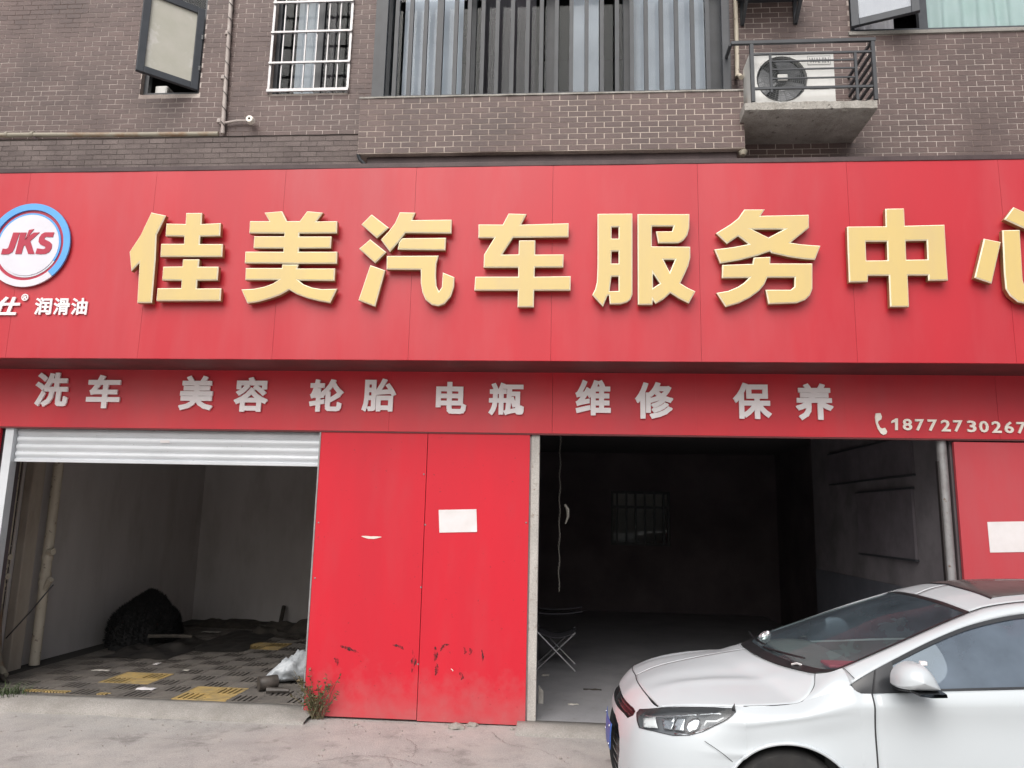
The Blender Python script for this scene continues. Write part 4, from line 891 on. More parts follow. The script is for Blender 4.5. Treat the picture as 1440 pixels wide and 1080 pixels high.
# ============================================================ WASH BAY
# pipes
dp = thing('drain_pipe', 'thick cream drain pipe with side stubs standing in the left corner of the wash bay', 'pipe', (-5.655, 1.27, ZL))
MB().tube([(-5.655, 1.27, ZL), (-5.655, 1.27, 1.62), (-5.655, 1.27, 2.99)], .052, 16).build('tube', 'pipe_cream', dp, smooth=True)
for z in (.95, 1.02, 1.2): MB().lathe([(.052, -.025), (.060, -.025), (.060, .025), (.052, .025)], (-5.655, 1.27, z), 'Z', 16).build('collar', 'pipe_cream', dp, smooth=30)
MB().tube([(-5.64, 1.26, .86), (-5.57, 1.22, .95), (-5.545, 1.21, .98)], [.03, .03, .034], 10).build('branch', 'pipe_cream', dp, smooth=True)
MB().tube([(-5.65, 1.25, 1.26), (-5.58, 1.22, 1.27), (-5.555, 1.215, 1.27)], [.03, .036, .036], 10).build('branch', 'pipe_cream', dp, smooth=True)
dq = thing('supply_pipe', 'thinner cream pipe with two short outlets at the left wall edge of the wash bay', 'pipe', (-5.70, .70, ZL))
MB().tube([(-5.70, .70, .75), (-5.70, .70, 1.8), (-5.70, .70, 2.99)], .03, 12).build('tube', 'pipe_cream', dq, smooth=True)
for z in (1.05, 1.24):
    MB().tube([(-5.70, .69, z), (-5.64, .66, z), (-5.615, .655, z)], [.024, .03, .03], 10).build('outlet', 'pipe_cream', dq, smooth=True)
    MB().lathe([(.03, -.015), (.036, -.015), (.036, .015), (.03, .015)], (-5.70, .70, z - .09), 'Z', 12).build('collar', 'pipe_cream', dq)
MB().tube([(-5.70, .70, .78), (-5.66, .68, .55), (-5.56, .60, .28), (-5.50, .56, .2), (-5.40, .5, .14)], [.03, .028, .028, .034, .034], 10).build('bent_hose', 'pipe_rust', dq, smooth=True)
MB().tube([(-5.49, .55, .165), (-5.38, .45, .12), (-5.25, .36, .112)], [.03, .024, .008], 8).build('hose_end', 'can_dark', dq, smooth=True)
w0, w1 = PY(8, 898, .62), PY(75, 822, .9)
tag(MB().tube([w0, (w0 * .5 + w1 * .5) + np.array([0, 0, -.012]), w1], .007, 6).build('dark_rod', 'wire_dark', None, smooth=True, at=tuple(float(q) for q in w0)), 'thin dark rod leaning across the pipes in the wash bay', 'rod')
# grating mat: interlocking tiles half a metre square
TS = 0.5
def grate_mesh(m):
    g = MB(); T = TS - .004; h = .018
    def slats(x0, y0, x1, y1, d):
        g.box((x0, y0, 0), (x1, y0 + .012, h)); g.box((x0, y1 - .012, 0), (x1, y1, h)); g.box((x0, y0 + .012, 0), (x0 + .012, y1 - .012, h - .0005)); g.box((x1 - .012, y0 + .012, 0), (x1, y1 - .012, h - .0005))
        n = 5
        for k in range(n):
            if d: a = x0 + (k + .5) * (x1 - x0) / n; g.box((a - .014, y0 + .012, .003), (a + .014, y1 - .012, h - .001))
            else: a = y0 + (k + .5) * (y1 - y0) / n; g.box((x0 + .012, a - .014, .003), (x1 - .012, a + .014, h - .001))
    hT = T / 2
    slats(0, 0, hT - .001, hT - .001, 1); slats(hT + .001, 0, T, hT - .001, 0); slats(0, hT + .001, hT - .001, T, 0); slats(hT + .001, hT + .001, T, T, 1)
    me = bpy.data.meshes.new('tile'); me.from_pydata(g.v, [], g.f); me.materials.append(MATS[m]); return me
mt = thing('grating_mat', 'interlocking plastic grating mat of grey and yellow tiles covering the wash bay floor', 'mat', (-4.0, 2.0, ZL - .012))
gG, gY = grate_mesh('grate_grey'), grate_mesh('grate_yellow')
rng = random.Random(4)
for j in range(10):
    for i in range(9):
        x, y = -5.5 + .5 * i, .07 + j * TS
        if x + TS > -1.5 or y + TS > 5.0: continue
        key = (round(x, 2), round(y, 2))
        o = bpy.data.objects.new('tile', gY if key in {(-3.5, .07), (-4.5, .57), (-4.0, 2.57)} else gG); COL.objects.link(o); o.parent = mt
        o.location = Vector((x, y, ZL - .0115 + .002 * rng.random())) - root_loc(mt); o.rotation_euler = (rng.uniform(-.004, .004), rng.uniform(-.004, .004), rng.uniform(-.006, .006))
# pale torn edge strip of the mat
for px, ln in ((65, .42), (145, .10)):
    p = PZ(px, 972 if px < 100 else 976, ZL + .01); m = MB()
    for k in range(int(ln / .03)): m.box((p[0] - ln / 2 + k * .03, p[1] - .02, ZL - .010), (p[0] - ln / 2 + k * .03 + .018, p[1] + .03, ZL + .014))
    m.box((p[0] - ln / 2, p[1] + .03, ZL - .010), (p[0] + ln / 2, p[1] + .045, ZL + .013))
    m.build('edge_strip', 'grate_yellow', mt)
# big black bristly heap by the left wall
def heap(name, label, cat, c, rx, ry, rz, m, seed, nb=0, bl=.06, tilt=0.0, rough=.12, bm_=None):
    g = MB(); P = []; nu, nv = 40, 18; f = []
    for j in range(nv + 1):
        v = j / nv * math.pi / 2 * 1.04; row = []
        for i in range(nu):
            u = 2 * math.pi * i / nu; d = Vector((math.cos(u) * math.cos(v), math.sin(u) * math.cos(v), math.sin(v)))
            k = 1 + rough * noise.noise((d.x * 2.5 + seed, d.y * 2.5, d.z * 2.5)) + rough * .5 * noise.noise((d.x * 7, d.y * 7 + seed, d.z * 7))
            row.append((c[0] + d.x * rx * k + tilt * d.z * rz, c[1] + d.y * ry * k, c[2] + max(0.0, d.z) * rz * k))
        row.append(row[0]); P.append(row)
    g.grid(P); t = thing(name, label, cat, c); g.build('body', m, t, smooth='all')
    if nb:
        b = MB(); rg = random.Random(seed)
        for _ in range(nb):
            j = rg.randrange(1, nv); i = rg.randrange(nu); p = Vector(P[j][i]).lerp(Vector(P[j][i + 1]), rg.random()).lerp(Vector(P[j + 1][i]).lerp(Vector(P[j + 1][i + 1]), rg.random()), rg.random()); d = (p - Vector(c)).normalized() + Vector((rg.uniform(-.5, .5), rg.uniform(-.5, .5), rg.uniform(-.2, .5)))
            q = p + d.normalized() * bl * rg.uniform(.5, 1.2); s = Vector((rg.uniform(-1, 1), rg.uniform(-1, 1), rg.uniform(-1, 1))).normalized() * .006
            b.add([p - s, p + s, q], [(0, 1, 2)])
        tag(b.build('bristles', bm_ or m, t, fixn=False), kind='stuff')
    return t
hb = PZ(182, 905, ZL)
heap('brush_heap', 'large round black bristly brush heap against the left wall of the wash bay', 'brush', (-5.30, 2.75, ZL + .005), .38, .56, .55, 'black_fluff', 2, 16000, .055, rough=.12)
def tarp(name, label, cat, x0, x1, y0, y1, hgt, m, seed, fold=3.0, edge=.12):
    P = []
    for v in np.linspace(0, 1, 40):
        row = []
        for u in np.linspace(0, 1, 46):
            ex = edge * noise.noise((v * 4, seed, u)); x = x0 + (x1 - x0) * u + ex; y = y0 + (y1 - y0) * v + edge * noise.noise((u * 4, seed + 5, v))
            e = min(1, 6 * min(u, 1 - u, v, 1 - v)); r = abs(noise.noise((x * fold, y * fold * 1.4, seed))) + .5 * abs(noise.noise((x * fold * 2.7, y * fold * 2.3, seed + 3)))
            row.append((x, y, ZL + .012 + e * hgt * (r ** 1.2) * 1.2))
        P.append(row)
    o = MB().grid(P).build(name, m, None, smooth='all', at=((x0 + x1) / 2, (y0 + y1) / 2, ZL)); return tag(o, label, cat)
tarp('tarpaulin', 'crumpled black tarpaulin lying in front of the brush heap', 'tarp', -5.25, -4.45, 1.75, 3.1, .11, 'black_tarp', 1, 2.0)
tarp('rubber_sheet', 'flat dark rubber sheet in the middle of the wash bay floor', 'sheet', -4.6, -3.9, 2.3, 3.9, .06, 'black_tarp', 7, 1.8)
tarp('dark_rag', 'heap of dark rags at the back right of the wash bay', 'rag', -4.35, -3.5, 3.5, 4.6, .17, 'rag_dark', 12, 1.8)
tarp('floor_cloth', 'brownish cloth spread along the back wall of the wash bay', 'cloth', -5.5, -4.5, 4.1, 4.9, .10, 'rag_dark', 21, 2.0)
tag(MB().tube([(-5.0, 2.3, ZL + .16), (-4.75, 2.45, ZL + .15), (-4.55, 2.5, ZL + .14)], .022, 8).build('pipe_offcut', 'rag_dark', None, smooth=True, at=(-4.75, 2.4, ZL)), 'short grey tube lying on the black tarpaulin', 'tube')
tag(MB().tube([(-4.3, 4.75, ZL + .02), (-4.32, 4.9, ZL + .24)], .03, 8).build('wooden_stub', 'rag_dark', None, smooth=True, at=(-4.3, 4.8, ZL)), 'short dark stub standing behind the rags at the back wall', 'stub')
# plastic bag and can
bagc = PZ(402, 962, ZL + .01); P = []
for j in range(26):
    v = j / 25; row = []
    for i in range(37):
        u = 2 * math.pi * i / 36; rr_ = math.sin(math.pi * (v * .94 + .03)) ** .62
        x = -.30 + .62 * v; k = 1 + .22 * noise.noise((math.cos(u) * 2, math.sin(u) * 2, v * 5)) + .4 * abs(noise.noise((math.cos(u) * 3.5, math.sin(u) * 3.5, v * 9)))
        hgt = (.06 + .10 * v) * rr_ * k; wd = (.10 + .13 * v) * rr_ * k
        row.append((bagc[0] + x * .8 + .02 * noise.noise((v * 6, u, 2)), bagc[1] + .30 * v + wd * math.cos(u), max(ZL + .009, ZL + .012 + hgt + hgt * math.sin(u))))
    P.append(row)
tag(MB().grid(P).build('plastic_bag', 'plastic_bag', None, smooth='all', at=(float(bagc[0]), float(bagc[1]), ZL)), 'crumpled pale grey plastic bag lying at the right of the wash bay floor', 'bag')
cc = PZ(366, 972, ZL + .01)
cn = thing('metal_can', 'dark brown can tipped over at the mouth of the plastic bag', 'can', (float(cc[0]), float(cc[1]), ZL + .008))
ca = Vector((cc[0] - .02, cc[1] + .0, ZL + .075)); cb = Vector((cc[0] + .12, cc[1] + .10, ZL + .082))
MB().tube([ca, ca.lerp(cb, .05), ca.lerp(cb, .95), cb], [.056, .062, .062, .058], 18).build('body', 'can_dark', cn, smooth=True)
MB().tube([ca - (cb - ca) * .02, ca + (cb - ca) * .06], .066, 18).build('rim', 'can_dark', cn, smooth=True)
tag(MB().tube([(cc[0] + .08, cc[1] - .05, ZL + .035), (cc[0] + .28, cc[1] - .02, ZL + .03)], [.03, .02], 8).build('dark_bottle', 'can_dark', None, smooth=True, at=(float(cc[0]) + .15, float(cc[1]), ZL)), 'small dark bottle lying in front of the plastic bag', 'bottle')
# litter
def scrap(px, py, z, sx, sy, m, label, seed, name='paper_scrap', floor=True):
    c = PZ(px, py, z); P = []
    for v in np.linspace(-1, 1, 6): P.append([(c[0] + u * sx + .2 * sx * noise.noise((v * 2, seed, 0)), c[1] + v * sy + .3 * sy * noise.noise((u * 2, seed + 2, 0)), z + .004 + .012 * abs(noise.noise((u * 2, v * 2, seed)))) for u in np.linspace(-1, 1, 7)])
    o = MB().grid(P).build(name, m, None, smooth='all', at=(float(c[0]), float(c[1]), z)); sd = o.modifiers.new('thickness', 'SOLIDIFY'); sd.thickness = .0015; return tag(o, label, 'litter')
scrap(206, 969, ZL + .01, .08, .05, 'paper', 'white paper scrap beside the front yellow tile of the wash bay', 1)
scrap(143, 943, ZL + .01, .09, .04, 'paper_dirty', 'greyish paper scrap at the edge of the black tarpaulin', 2)
scrap(221, 934, ZL + .012, .025, .05, 'paper', 'tiny white scrap behind the back yellow tile of the wash bay', 3)
scrap(262, 943, ZL + .01, .035, .03, 'paper_dirty', 'small pale scrap on the grey tiles right of the back yellow tile', 4)
scrap(297, 889, ZL + .04, .12, .05, 'paper_dirty', 'pale torn strip lying on the dark rubber sheet', 5)
scrap(806, 991, ZR, .05, .03, 'paper_dirty', 'pale scrap of litter on the repair bay floor near the car bumper', 6)
scrap(767, 950, ZR, .04, .05, 'paper_dirty', 'small crumpled litter under the folding chair', 7)
scrap(833, 970, ZR, .09, .03, 'rag_dark', 'dark oily scrap on the repair bay floor', 8)
tag(MB().prism([PZ(757, 989, ZR + .005), PZ(764, 990, ZR + .005), tuple(PZ(764, 990, ZR + .005) + np.array([0, 0, .11])), tuple(PZ(757, 989, ZR + .005) + np.array([0, 0, .16]))], (0, .012, 0)).build('card_piece', 'paper_dirty', None, at=tuple(float(q) for q in PZ(757, 989, ZR))), 'pale card leaning on the foot of the door post', 'litter')
# stones at the foot of the panels
def stone(px, py, r, label, seed, m='stone'):
    c = PZ(px, py, 0.0); bm = bmesh.new(); bmesh.ops.create_icosphere(bm, subdivisions=2, radius=1)
    for v in bm.verts:
        k = 1 + .35 * noise.noise(v.co * 1.6 + Vector((seed, 0, 0))); v.co = Vector((v.co.x * r[0] * k, v.co.y * r[1] * k, max(-.3, v.co.z) * r[2] * k))
    me = bpy.data.meshes.new('stone'); bm.to_mesh(me); bm.free(); me.materials.append(MATS[m]); o = bpy.data.objects.new('stone', me); COL.objects.link(o)
    o.location = (c[0], c[1], r[2] * .25 + gz(c[1])); return tag(o, label, 'stone')
stone(641, 1024, (.075, .05, .035), 'flat grey stone at the foot of the right red panel', 1); stone(664, 1021, (.05, .035, .025), 'small pale stone right of the flat grey stone', 5)
stone(720, 1026, (.02, .018, .015), 'tiny pebble by the lower right corner of the red panel', 9); stone(501, 1019, (.018, .015, .012), 'tiny pale pebble below the left red panel', 12)
stone(634, 1036, (.012, .012, .008), 'tiny dark pebble in front of the flat grey stone', 15); stone(455, 1053, (.014, .012, .008), 'tiny pebble on the forecourt below the weed', 18)
stone(788, 1065, (.014, .012, .008), 'tiny pebble on the forecourt left of the car', 22)
pg = MB(); rg = random.Random(8)
for _ in range(420):
    x, y = rg.uniform(-5.6, 2.0), (-rg.random() ** 2 * 2.2 - .03); r = rg.uniform(.003, .009); z = gz(y) + .004
    pg.add([(x - r, y, z), (x + r * .4, y - r, z), (x + r, y + r * .5, z), (x - r * .2, y + r, z), (x, y, z + r)], [(0, 1, 4), (1, 2, 4), (2, 3, 4), (3, 0, 4)])
tag(pg.build('grit', 'stone', None, fixn=False), 'fine grit scattered over the concrete forecourt', 'grit', kind='stuff')
# cracks in the forecourt: narrow recessed dark ribbons
def crack(pts_px, wd, label, seed):
    pts = [PZ(a, b, -.01) for a, b in pts_px]; pts = catmull(pts, 40); A_, C_ = [], []; rg = random.Random(seed)
    for i, p in enumerate(pts):
        d = pts[min(i + 1, 39)] - pts[max(i - 1, 0)]; n_ = np.array([-d[1], d[0], 0]); n_ /= np.linalg.norm(n_); k = wd * .55 * rg.uniform(.3, 1.2); jit = n_ * rg.uniform(-.012, .012); zz = gz(p[1]) + .0065
        a = p + n_ * k + jit; c = p - n_ * k + jit; A_.append((a[0], a[1], zz)); C_.append((c[0], c[1], zz))
    o = MB().grid([A_, C_]).build('crack', 'trim_dark', None, fixn=False); return tag(o, label, 'crack', kind='structure')
crack([(440, 1072), (500, 1064), (545, 1066), (600, 1078)], .004, 'fine curved crack across the forecourt below the red panels', 1)
crack([(580, 1066), (585, 1050), (570, 1040)], .003, 'short crack branching towards the red panel', 2)
crack([(60, 1040), (130, 1046), (210, 1038), (300, 1049)], .002, 'hairline crack across the forecourt in front of the wash bay', 4)
crack([(690, 1032), (720, 1050), (760, 1056), (800, 1076)], .003, 'fine crack from the repair bay apron towards the car', 5)
crack([(545, 1066), (552, 1080)], .003, 'short crack running out of the bottom of the picture', 3)
# weeds
def weed(name, label, base, n, hgt, spread, ms, seed, leaf=.03):
    rg = random.Random(seed); st = MB(); lf = MB(); fl_ = MB()
    for k in range(n):
        a = rg.uniform(0, 2 * math.pi); h = hgt * rg.uniform(.5, 1.05); sp_ = spread * rg.uniform(.3, 1)
        b = Vector((base[0] + rg.uniform(-.06, .06), base[1] + rg.uniform(-.05, .03), base[2])); tip = b + Vector((math.cos(a) * sp_, -abs(math.sin(a)) * sp_ * .7, h)); mid_ = b.lerp(tip, .5) + Vector((0, 0, h * .12))
        pts = [b, mid_, tip]; st.tube(catmull(pts, 6), [.004, .0036, .003, .0025, .002, .0015], 4)
        for q in range(14):
            t = rg.uniform(.15, 1); p = b.lerp(mid_, t * 2) if t < .5 else mid_.lerp(tip, t * 2 - 1)
            d = Vector((rg.uniform(-1, 1), rg.uniform(-1, .6), rg.uniform(-.2, .9))).normalized(); s = d.cross(Vector((rg.uniform(-1, 1), rg.uniform(-1, 1), rg.uniform(-1, 1)))).normalized(); L_ = leaf * rg.uniform(.6, 1.5)
            (lf if rg.random() < .72 else fl_).add([p, p + d * L_ * .5 + s * L_ * .22, p + d * L_, p + d * L_ * .5 - s * L_ * .22], [(0, 1, 2, 3)])
    t = thing(name, label, 'weed', base); st.build('stem', ms[1], t); tag(lf.build('leaves', ms[0], t, fixn=False), kind='stuff'); tag(fl_.build('seed_heads', ms[1], t, fixn=False), kind='stuff'); return t
wb = PZ(440, 1012, 0.0)
weed('weed', 'scruffy reddish green weed growing at the left foot of the red panels', (float(wb[0]) + .02, float(wb[1]) + .04, .005), 30, .40, .24, ('weed_leaf', 'weed_dry'), 3, .032)
def tuft(label, base, n, hgt, spread, seed):
    rg = random.Random(seed); b = MB()
    for _ in range(n):
        p = Vector((base[0] + rg.gauss(0, .09), base[1] + rg.gauss(0, .05), base[2])); a = rg.uniform(0, 6.28); h = hgt * rg.uniform(.4, 1.1)
        q = p + Vector((math.cos(a) * spread * .4, math.sin(a) * spread * .4, h * .7)); r = p + Vector((math.cos(a) * spread, math.sin(a) * spread, h)); s = Vector((-math.sin(a), math.cos(a), 0)) * .004
        b.add([p - s, p + s, q + s * .8, q - s * .8, r], [(0, 1, 2, 3), (3, 2, 4)])
    t = thing('grass_tuft', label, 'grass', base); tag(b.build('blades', 'grass_blade', t, fixn=False), kind='stuff'); return t
gb = PZ(12, 990, 0.02); tuft('dark green grass tuft at the left end of the concrete lip', (float(gb[0]) - .05, float(gb[1]) + .05, .02), 160, .17, .1, 5)
# ============================================================ REPAIR BAY
fc = PZ(782, 938, ZR); cx_, cy_ = float(fc[0]), float(fc[1])
CH = thing('folding_chair', 'folding camp chair with thin pale legs just inside the repair bay', 'chair', (cx_, cy_, ZR))
def leg(p, q, r=.009): MB().tube([p, q], r, 8).build('leg', 'chair_metal', CH, smooth=True)
W2 = .22; D2 = .22
leg((cx_ - W2, cy_ - D2, ZR), (cx_ + W2, cy_ - D2, ZR + .42)); leg((cx_ + W2, cy_ - D2, ZR), (cx_ - W2, cy_ - D2, ZR + .42))
leg((cx_ - W2, cy_ + D2, ZR), (cx_ + W2, cy_ + D2, ZR + .42)); leg((cx_ + W2, cy_ + D2, ZR), (cx_ - W2, cy_ + D2, ZR + .42))
leg((cx_ - W2, cy_ - D2, ZR + .0), (cx_ - W2, cy_ - D2 - .0, ZR + .64)); leg((cx_ - W2 - .02, cy_ + D2, ZR), (cx_ - W2 - .06, cy_ + D2, ZR + .84)); leg((cx_ - W2 - .02, cy_ - D2 + .02, ZR + .4), (cx_ - W2 - .06, cy_ - D2 + .05, ZR + .84))
def cloth(name, P, m): o = MB().grid(P).build(name, m, CH, smooth='all'); sd = o.modifiers.new('thickness', 'SOLIDIFY'); sd.thickness = .006; return o
cloth('seat', [[(cx_ - W2 + 2 * W2 * u, cy_ - D2 + 2 * D2 * v, ZR + .42 - .07 * math.sin(math.pi * u) * (1 - .2 * abs(v - .5))) for u in np.linspace(0, 1, 9)] for v in np.linspace(0, 1, 7)], 'chair_fabric')
cloth('backrest', [[(cx_ - W2 - .04 - .03 * v - .03 * math.sin(math.pi * u), cy_ - D2 + .04 + (2 * D2 - .06) * u, ZR + .44 + .40 * v) for u in np.linspace(0, 1, 9)] for v in np.linspace(0, 1, 7)], 'chair_fabric')
cloth('armrest', [[(cx_ - W2 + (2 * W2 + .08) * u, cy_ - D2 - .035 + .07 * v, ZR + .63 - .02 * math.sin(math.pi * u) + .03 * u) for u in np.linspace(0, 1, 9)] for v in (0, 1)], 'chair_fabric')
cloth('armrest', [[(cx_ - W2 + (2 * W2 + .08) * u, cy_ + D2 - .035 + .07 * v, ZR + .63 - .02 * math.sin(math.pi * u) + .03 * u) for u in np.linspace(0, 1, 9)] for v in (0, 1)], 'chair_fabric')
chx, chy = PY(787, 700, .9)[0], .9
hc_ = MB()
for k in range(46):
    z = 2.6 - k * .034
    if z < .95: break
    x = chx + .006 * math.sin(k * .9); hc_.tube([(x - .006, chy, z), (x + .006, chy + .004, z - .02), (x, chy, z - .036)], .0035, 4)
tag(hc_.build('hanging_chain', 'chain', None, at=(chx, chy, 2.6)), 'thin chain hanging down inside the left of the repair bay', 'chain')
lk = PY(797, 718, .92); tag(MB().tube([(lk[0] - .02, .92, lk[2] + .06), (lk[0] + .01, .92, lk[2] + .01), (lk[0] + .012, .92, lk[2] - .06), (lk[0] - .012, .92, lk[2] - .13)], [.012, .018, .014, .006], 8).build('hook_block', 'chain', None, smooth=True, at=(float(lk[0]), .92, float(lk[2]))), 'small metal hook block hanging beside the chain', 'hook')
# things on the right wall of the repair bay
def board(name, label, y0, y1, z0, z1, cat='board', th=.03):
    t = thing(name, label, cat, (3.39, (y0 + y1) / 2, z0)); MB().box((3.40 - th, y0, z0), (3.398, y1, z1)).build('panel', 'board_dark', t)
    f = MB(); f.box((3.40 - th - .008, y0 - .02, z0 - .02), (3.397, y1 + .02, z0)).box((3.40 - th - .008, y0 - .02, z1), (3.397, y1 + .02, z1 + .02)); f.build('frame', 'frame_dark', t)
    return t
board('wall_board', 'wide dark board high on the right wall of the repair bay', 1.0, 3.4, 2.25, 2.62)
board('wall_board', 'tall dark tool board on the right wall of the repair bay', 1.05, 2.5, 1.42, 2.1)
# ============================================================ CAR
CX, CYC, CZ = 0.26, -1.735, -0.02        # nose, centre line, ground
CAR = thing('parked_car', 'white sedan parked across the front of the repair bay, nose to the left', 'car', (CX + 2.2, CYC, CZ))
def cw(p): return (CX + p[0], CYC - p[1], CZ + p[2])          # car (length, towards camera, up) -> world
def mir(p): return (p[0], -p[1], p[2])
def coons(c0, c1, d0, d1, nu, nv, bulge=None):
    """c0,c1: u-curves at v=0,1; d0,d1: v-curves at u=0,1"""
    c0, c1 = catmull(c0, nu), catmull(c1, nu); d0, d1 = catmull(d0, nv), catmull(d1, nv); P = []
    for j in range(nv):
        v = j / (nv - 1); row = []
        for i in range(nu):
            u = i / (nu - 1)
            p = (1 - v) * c0[i] + v * c1[i] + (1 - u) * d0[j] + u * d1[j] - ((1 - u) * (1 - v) * c0[0] + u * (1 - v) * c0[-1] + (1 - u) * v * c1[0] + u * v * c1[-1])
            if bulge is not None: p = p + np.array(bulge) * 16 * u * (1 - u) * v * (1 - v)
            row.append(p)
        P.append(row)
    return P
def skin(name, P, m, parent=CAR, mirror=False, both=False, th=0.0, lift=0.0, label=None):
    out = []
    for k in ((False, True) if both else (mirror,)):
        Q = [[cw(mir(p) if k else p) for p in row] for row in P]
        o = MB().grid(Q).build(name, m, parent, smooth='all', fixn=False)
        bm = bmesh.new(); bm.from_mesh(o.data); c = Vector(cw((2.2, 0, .75))) - root_loc(parent)
        s = sum((f.calc_center_median() - c).dot(f.normal) * f.calc_area() for f in bm.faces)
        if s < 0: bmesh.ops.reverse_faces(bm, faces=bm.faces)
        bm.to_mesh(o.data); bm.free()
        if th: sd = o.modifiers.new('thickness', 'SOLIDIFY'); sd.thickness = th; sd.offset = -1
        out.append(o)
    return out
full = lambda half: [mir(p) for p in half[:0:-1]] + list(half)      # centre->near half curve to a full far->near curve
cowl = [(.86, 0, .985), (.875, .2, .979), (.945, .4, .966), (1.03, .57, .966), (1.075, .645, .972), (1.13, .70, .987)]
cowl_hood = [(.85, 0, .985), (.866, .2, .979), (.936, .4, .966), (1.02, .57, .965), (1.07, .655, .968)]
wtop = [(1.90, 0, 1.343), (1.915, .3, 1.332), (1.95, .55, 1.303)]
aedge = [(1.13, .70, .987), (1.197, .703, 1.012), (1.496, .652, 1.131), (1.741, .595, 1.226), (1.95, .55, 1.303)]
roofs = [(1.95, .55, 1.303), (2.034, .552, 1.332), (2.239, .555, 1.366), (2.6, .555, 1.388), (3.0, .545, 1.372), (3.3, .53, 1.318)]
roofc = [(1.90, 0, 1.343), (2.0, 0, 1.385), (2.18, 0, 1.424), (2.6, 0, 1.45), (3.0, 0, 1.436), (3.27, 0, 1.38)]
rtop = [(3.27, 0, 1.38), (3.28, .3, 1.362), (3.3, .53, 1.318)]
wtope = [(1.20, .807, .95), (1.235, .80, .972), (1.37, .77, 1.039), (1.692, .70, 1.18), (1.925, .655, 1.258), (2.195, .63, 1.312), (2.6, .62, 1.335), (3.0, .63, 1.292), (3.3, .655, 1.19), (3.58, .70, 1.05)]
redge = [(3.3, .53, 1.318), (3.5, .56, 1.23), (3.72, .60, 1.10), (3.8, .62, 1.05)]
# --- roof with sunroof opening glass laid on it
R_ = coons([roofc[0], *[(a, 0, z) for a, _, z in roofc[1:]]], roofs, wtop, rtop, 40, 14)
skin('roof', R_, 'car_white', both=True, th=.012)
def roof_at(a, b):                                     # nearest point of the roof grid, bilinear enough at this density
    best = min((abs(p[0] - a) + abs(p[1] - abs(b)), i, j) for i, row in enumerate(R_) for j, p in enumerate(row)); return R_[best[1]][best[2]]
from mathutils.bvhtree import BVHTree
def bvh_of(P, both=True):
    vs, fs = [], []
    for k in ((1, -1) if both else (1,)):
        o = len(vs); r, c = len(P), len(P[0]); vs += [Vector((p[0], p[1] * k, p[2])) for row in P for p in row]
        fs += [(o + i * c + j, o + i * c + j + 1, o + (i + 1) * c + j + 1, o + (i + 1) * c + j) for i in range(r - 1) for j in range(c - 1)]
    return BVHTree.FromPolygons(vs, fs)
RB = bvh_of(R_)
def on_roof(a, b, h):
    hit = RB.ray_cast(Vector((a, b, 3)), Vector((0, 0, -1))); return (a, b, (hit[0].z if hit[0] else 1.4) + h)
P = []
for u in np.linspace(0, 1, 20):
    hw = .44 - .04 * u; P.append([on_roof(2.10 + .62 * u + .05 * (1 - abs(v)) * (-1 if u < .5 else .3) * 0 + .03 * v * v, v * hw, .004) for v in np.linspace(-1, 1, 21)])
skin('sunroof', P, 'roof_glass', th=.003)
fr_s = [[on_roof(2.10 + .03 * v * v, v * .44, .004) for v in np.linspace(-1, 1, 21)], [on_roof(2.085 + .03 * v * v, v * .455, .002) for v in np.linspace(-1, 1, 21)]]
skin('sunroof_seal', fr_s, 'car_trim')
# --- windshield, rear window
WS = coons(cowl, wtop, [cowl[0], (1.35, 0, 1.165), (1.63, 0, 1.272), wtop[0]], aedge, 22, 18)
skin('windshield', WS, 'car_glass', both=True)
RG = coons(rtop, [(3.85, 0, 1.085), (3.84, .35, 1.075), (3.8, .62, 1.05)], [rtop[0], (3.5, 0, 1.29), (3.85, 0, 1.085)], redge, 16, 12)
skin('rear_window', RG, 'car_glass', both=True)
# black shade band and border of the windshield
bd = [[np.array(p) + np.array([0, 0, .002]) for p in row] for row in (WS[0], WS[1])]
skin('windshield_border', [[p for p in r] for r in bd], 'car_black', both=True)
skin('windshield_border', [[row[-1] + np.array([0, 0, .0025]) for row in WS], [row[-2] * .55 + row[-1] * .45 + np.array([0, 0, .0025]) for row in WS]], 'car_black', both=True)
skin('windshield_border', [[p + np.array([0, 0, .0025]) for p in WS[-1]], [a * .5 + b * .5 + np.array([0, 0, .0025]) for a, b in zip(WS[-1], WS[-2])]], 'car_black', both=True)
# --- pillar and roof rail on each side
rail_u = aedge[1:] + roofs[1:] + [(3.55, .57, 1.205), (3.8, .62, 1.05)]
rail_l = wtope + [(3.62, .705, 1.03)]
RL = coons(rail_u, rail_l, [rail_u[0], (1.20, .76, .985), rail_l[0]], [rail_u[-1], (3.72, .67, 1.045), rail_l[-1]], 60, 7, (0, .012, .006))
skin('roof_pillar', RL, 'car_white', both=True, th=.01)
# --- hood
hfront = [(.165, 0, .803), (.162, .2, .80), (.19, .43, .783), (.239, .6, .756)]
hside = [(.239, .6, .756), (.40, .685, .789), (.66, .775, .815), (.85, .792, .833), (.955, .785, .85), (1.03, .745, .912), (1.07, .655, .968)]
hcent = [(.165, 0, .803), (.3, 0, .862), (.5, 0, .915), (.7, 0, .958), (.85, 0, .985)]
HD = coons(hfront, cowl_hood, hcent, hside, 28, 34, (0, 0, .016))
for j, row in enumerate(HD):                               # two raised creases along the hood
    for i, p in enumerate(row):
        v = j / (len(HD) - 1); k = math.sin(math.pi * min(1, v * 1.05)) ; b = p[1]; c0 = .40 + .12 * v
        row[i] = p + np.array([0, 0, .009 * k * math.exp(-((b - c0) / .045) ** 2) - .006 * k * math.exp(-((b - c0 + .10) / .07) ** 2)])
skin('hood', HD, 'car_white', both=True, th=.006)
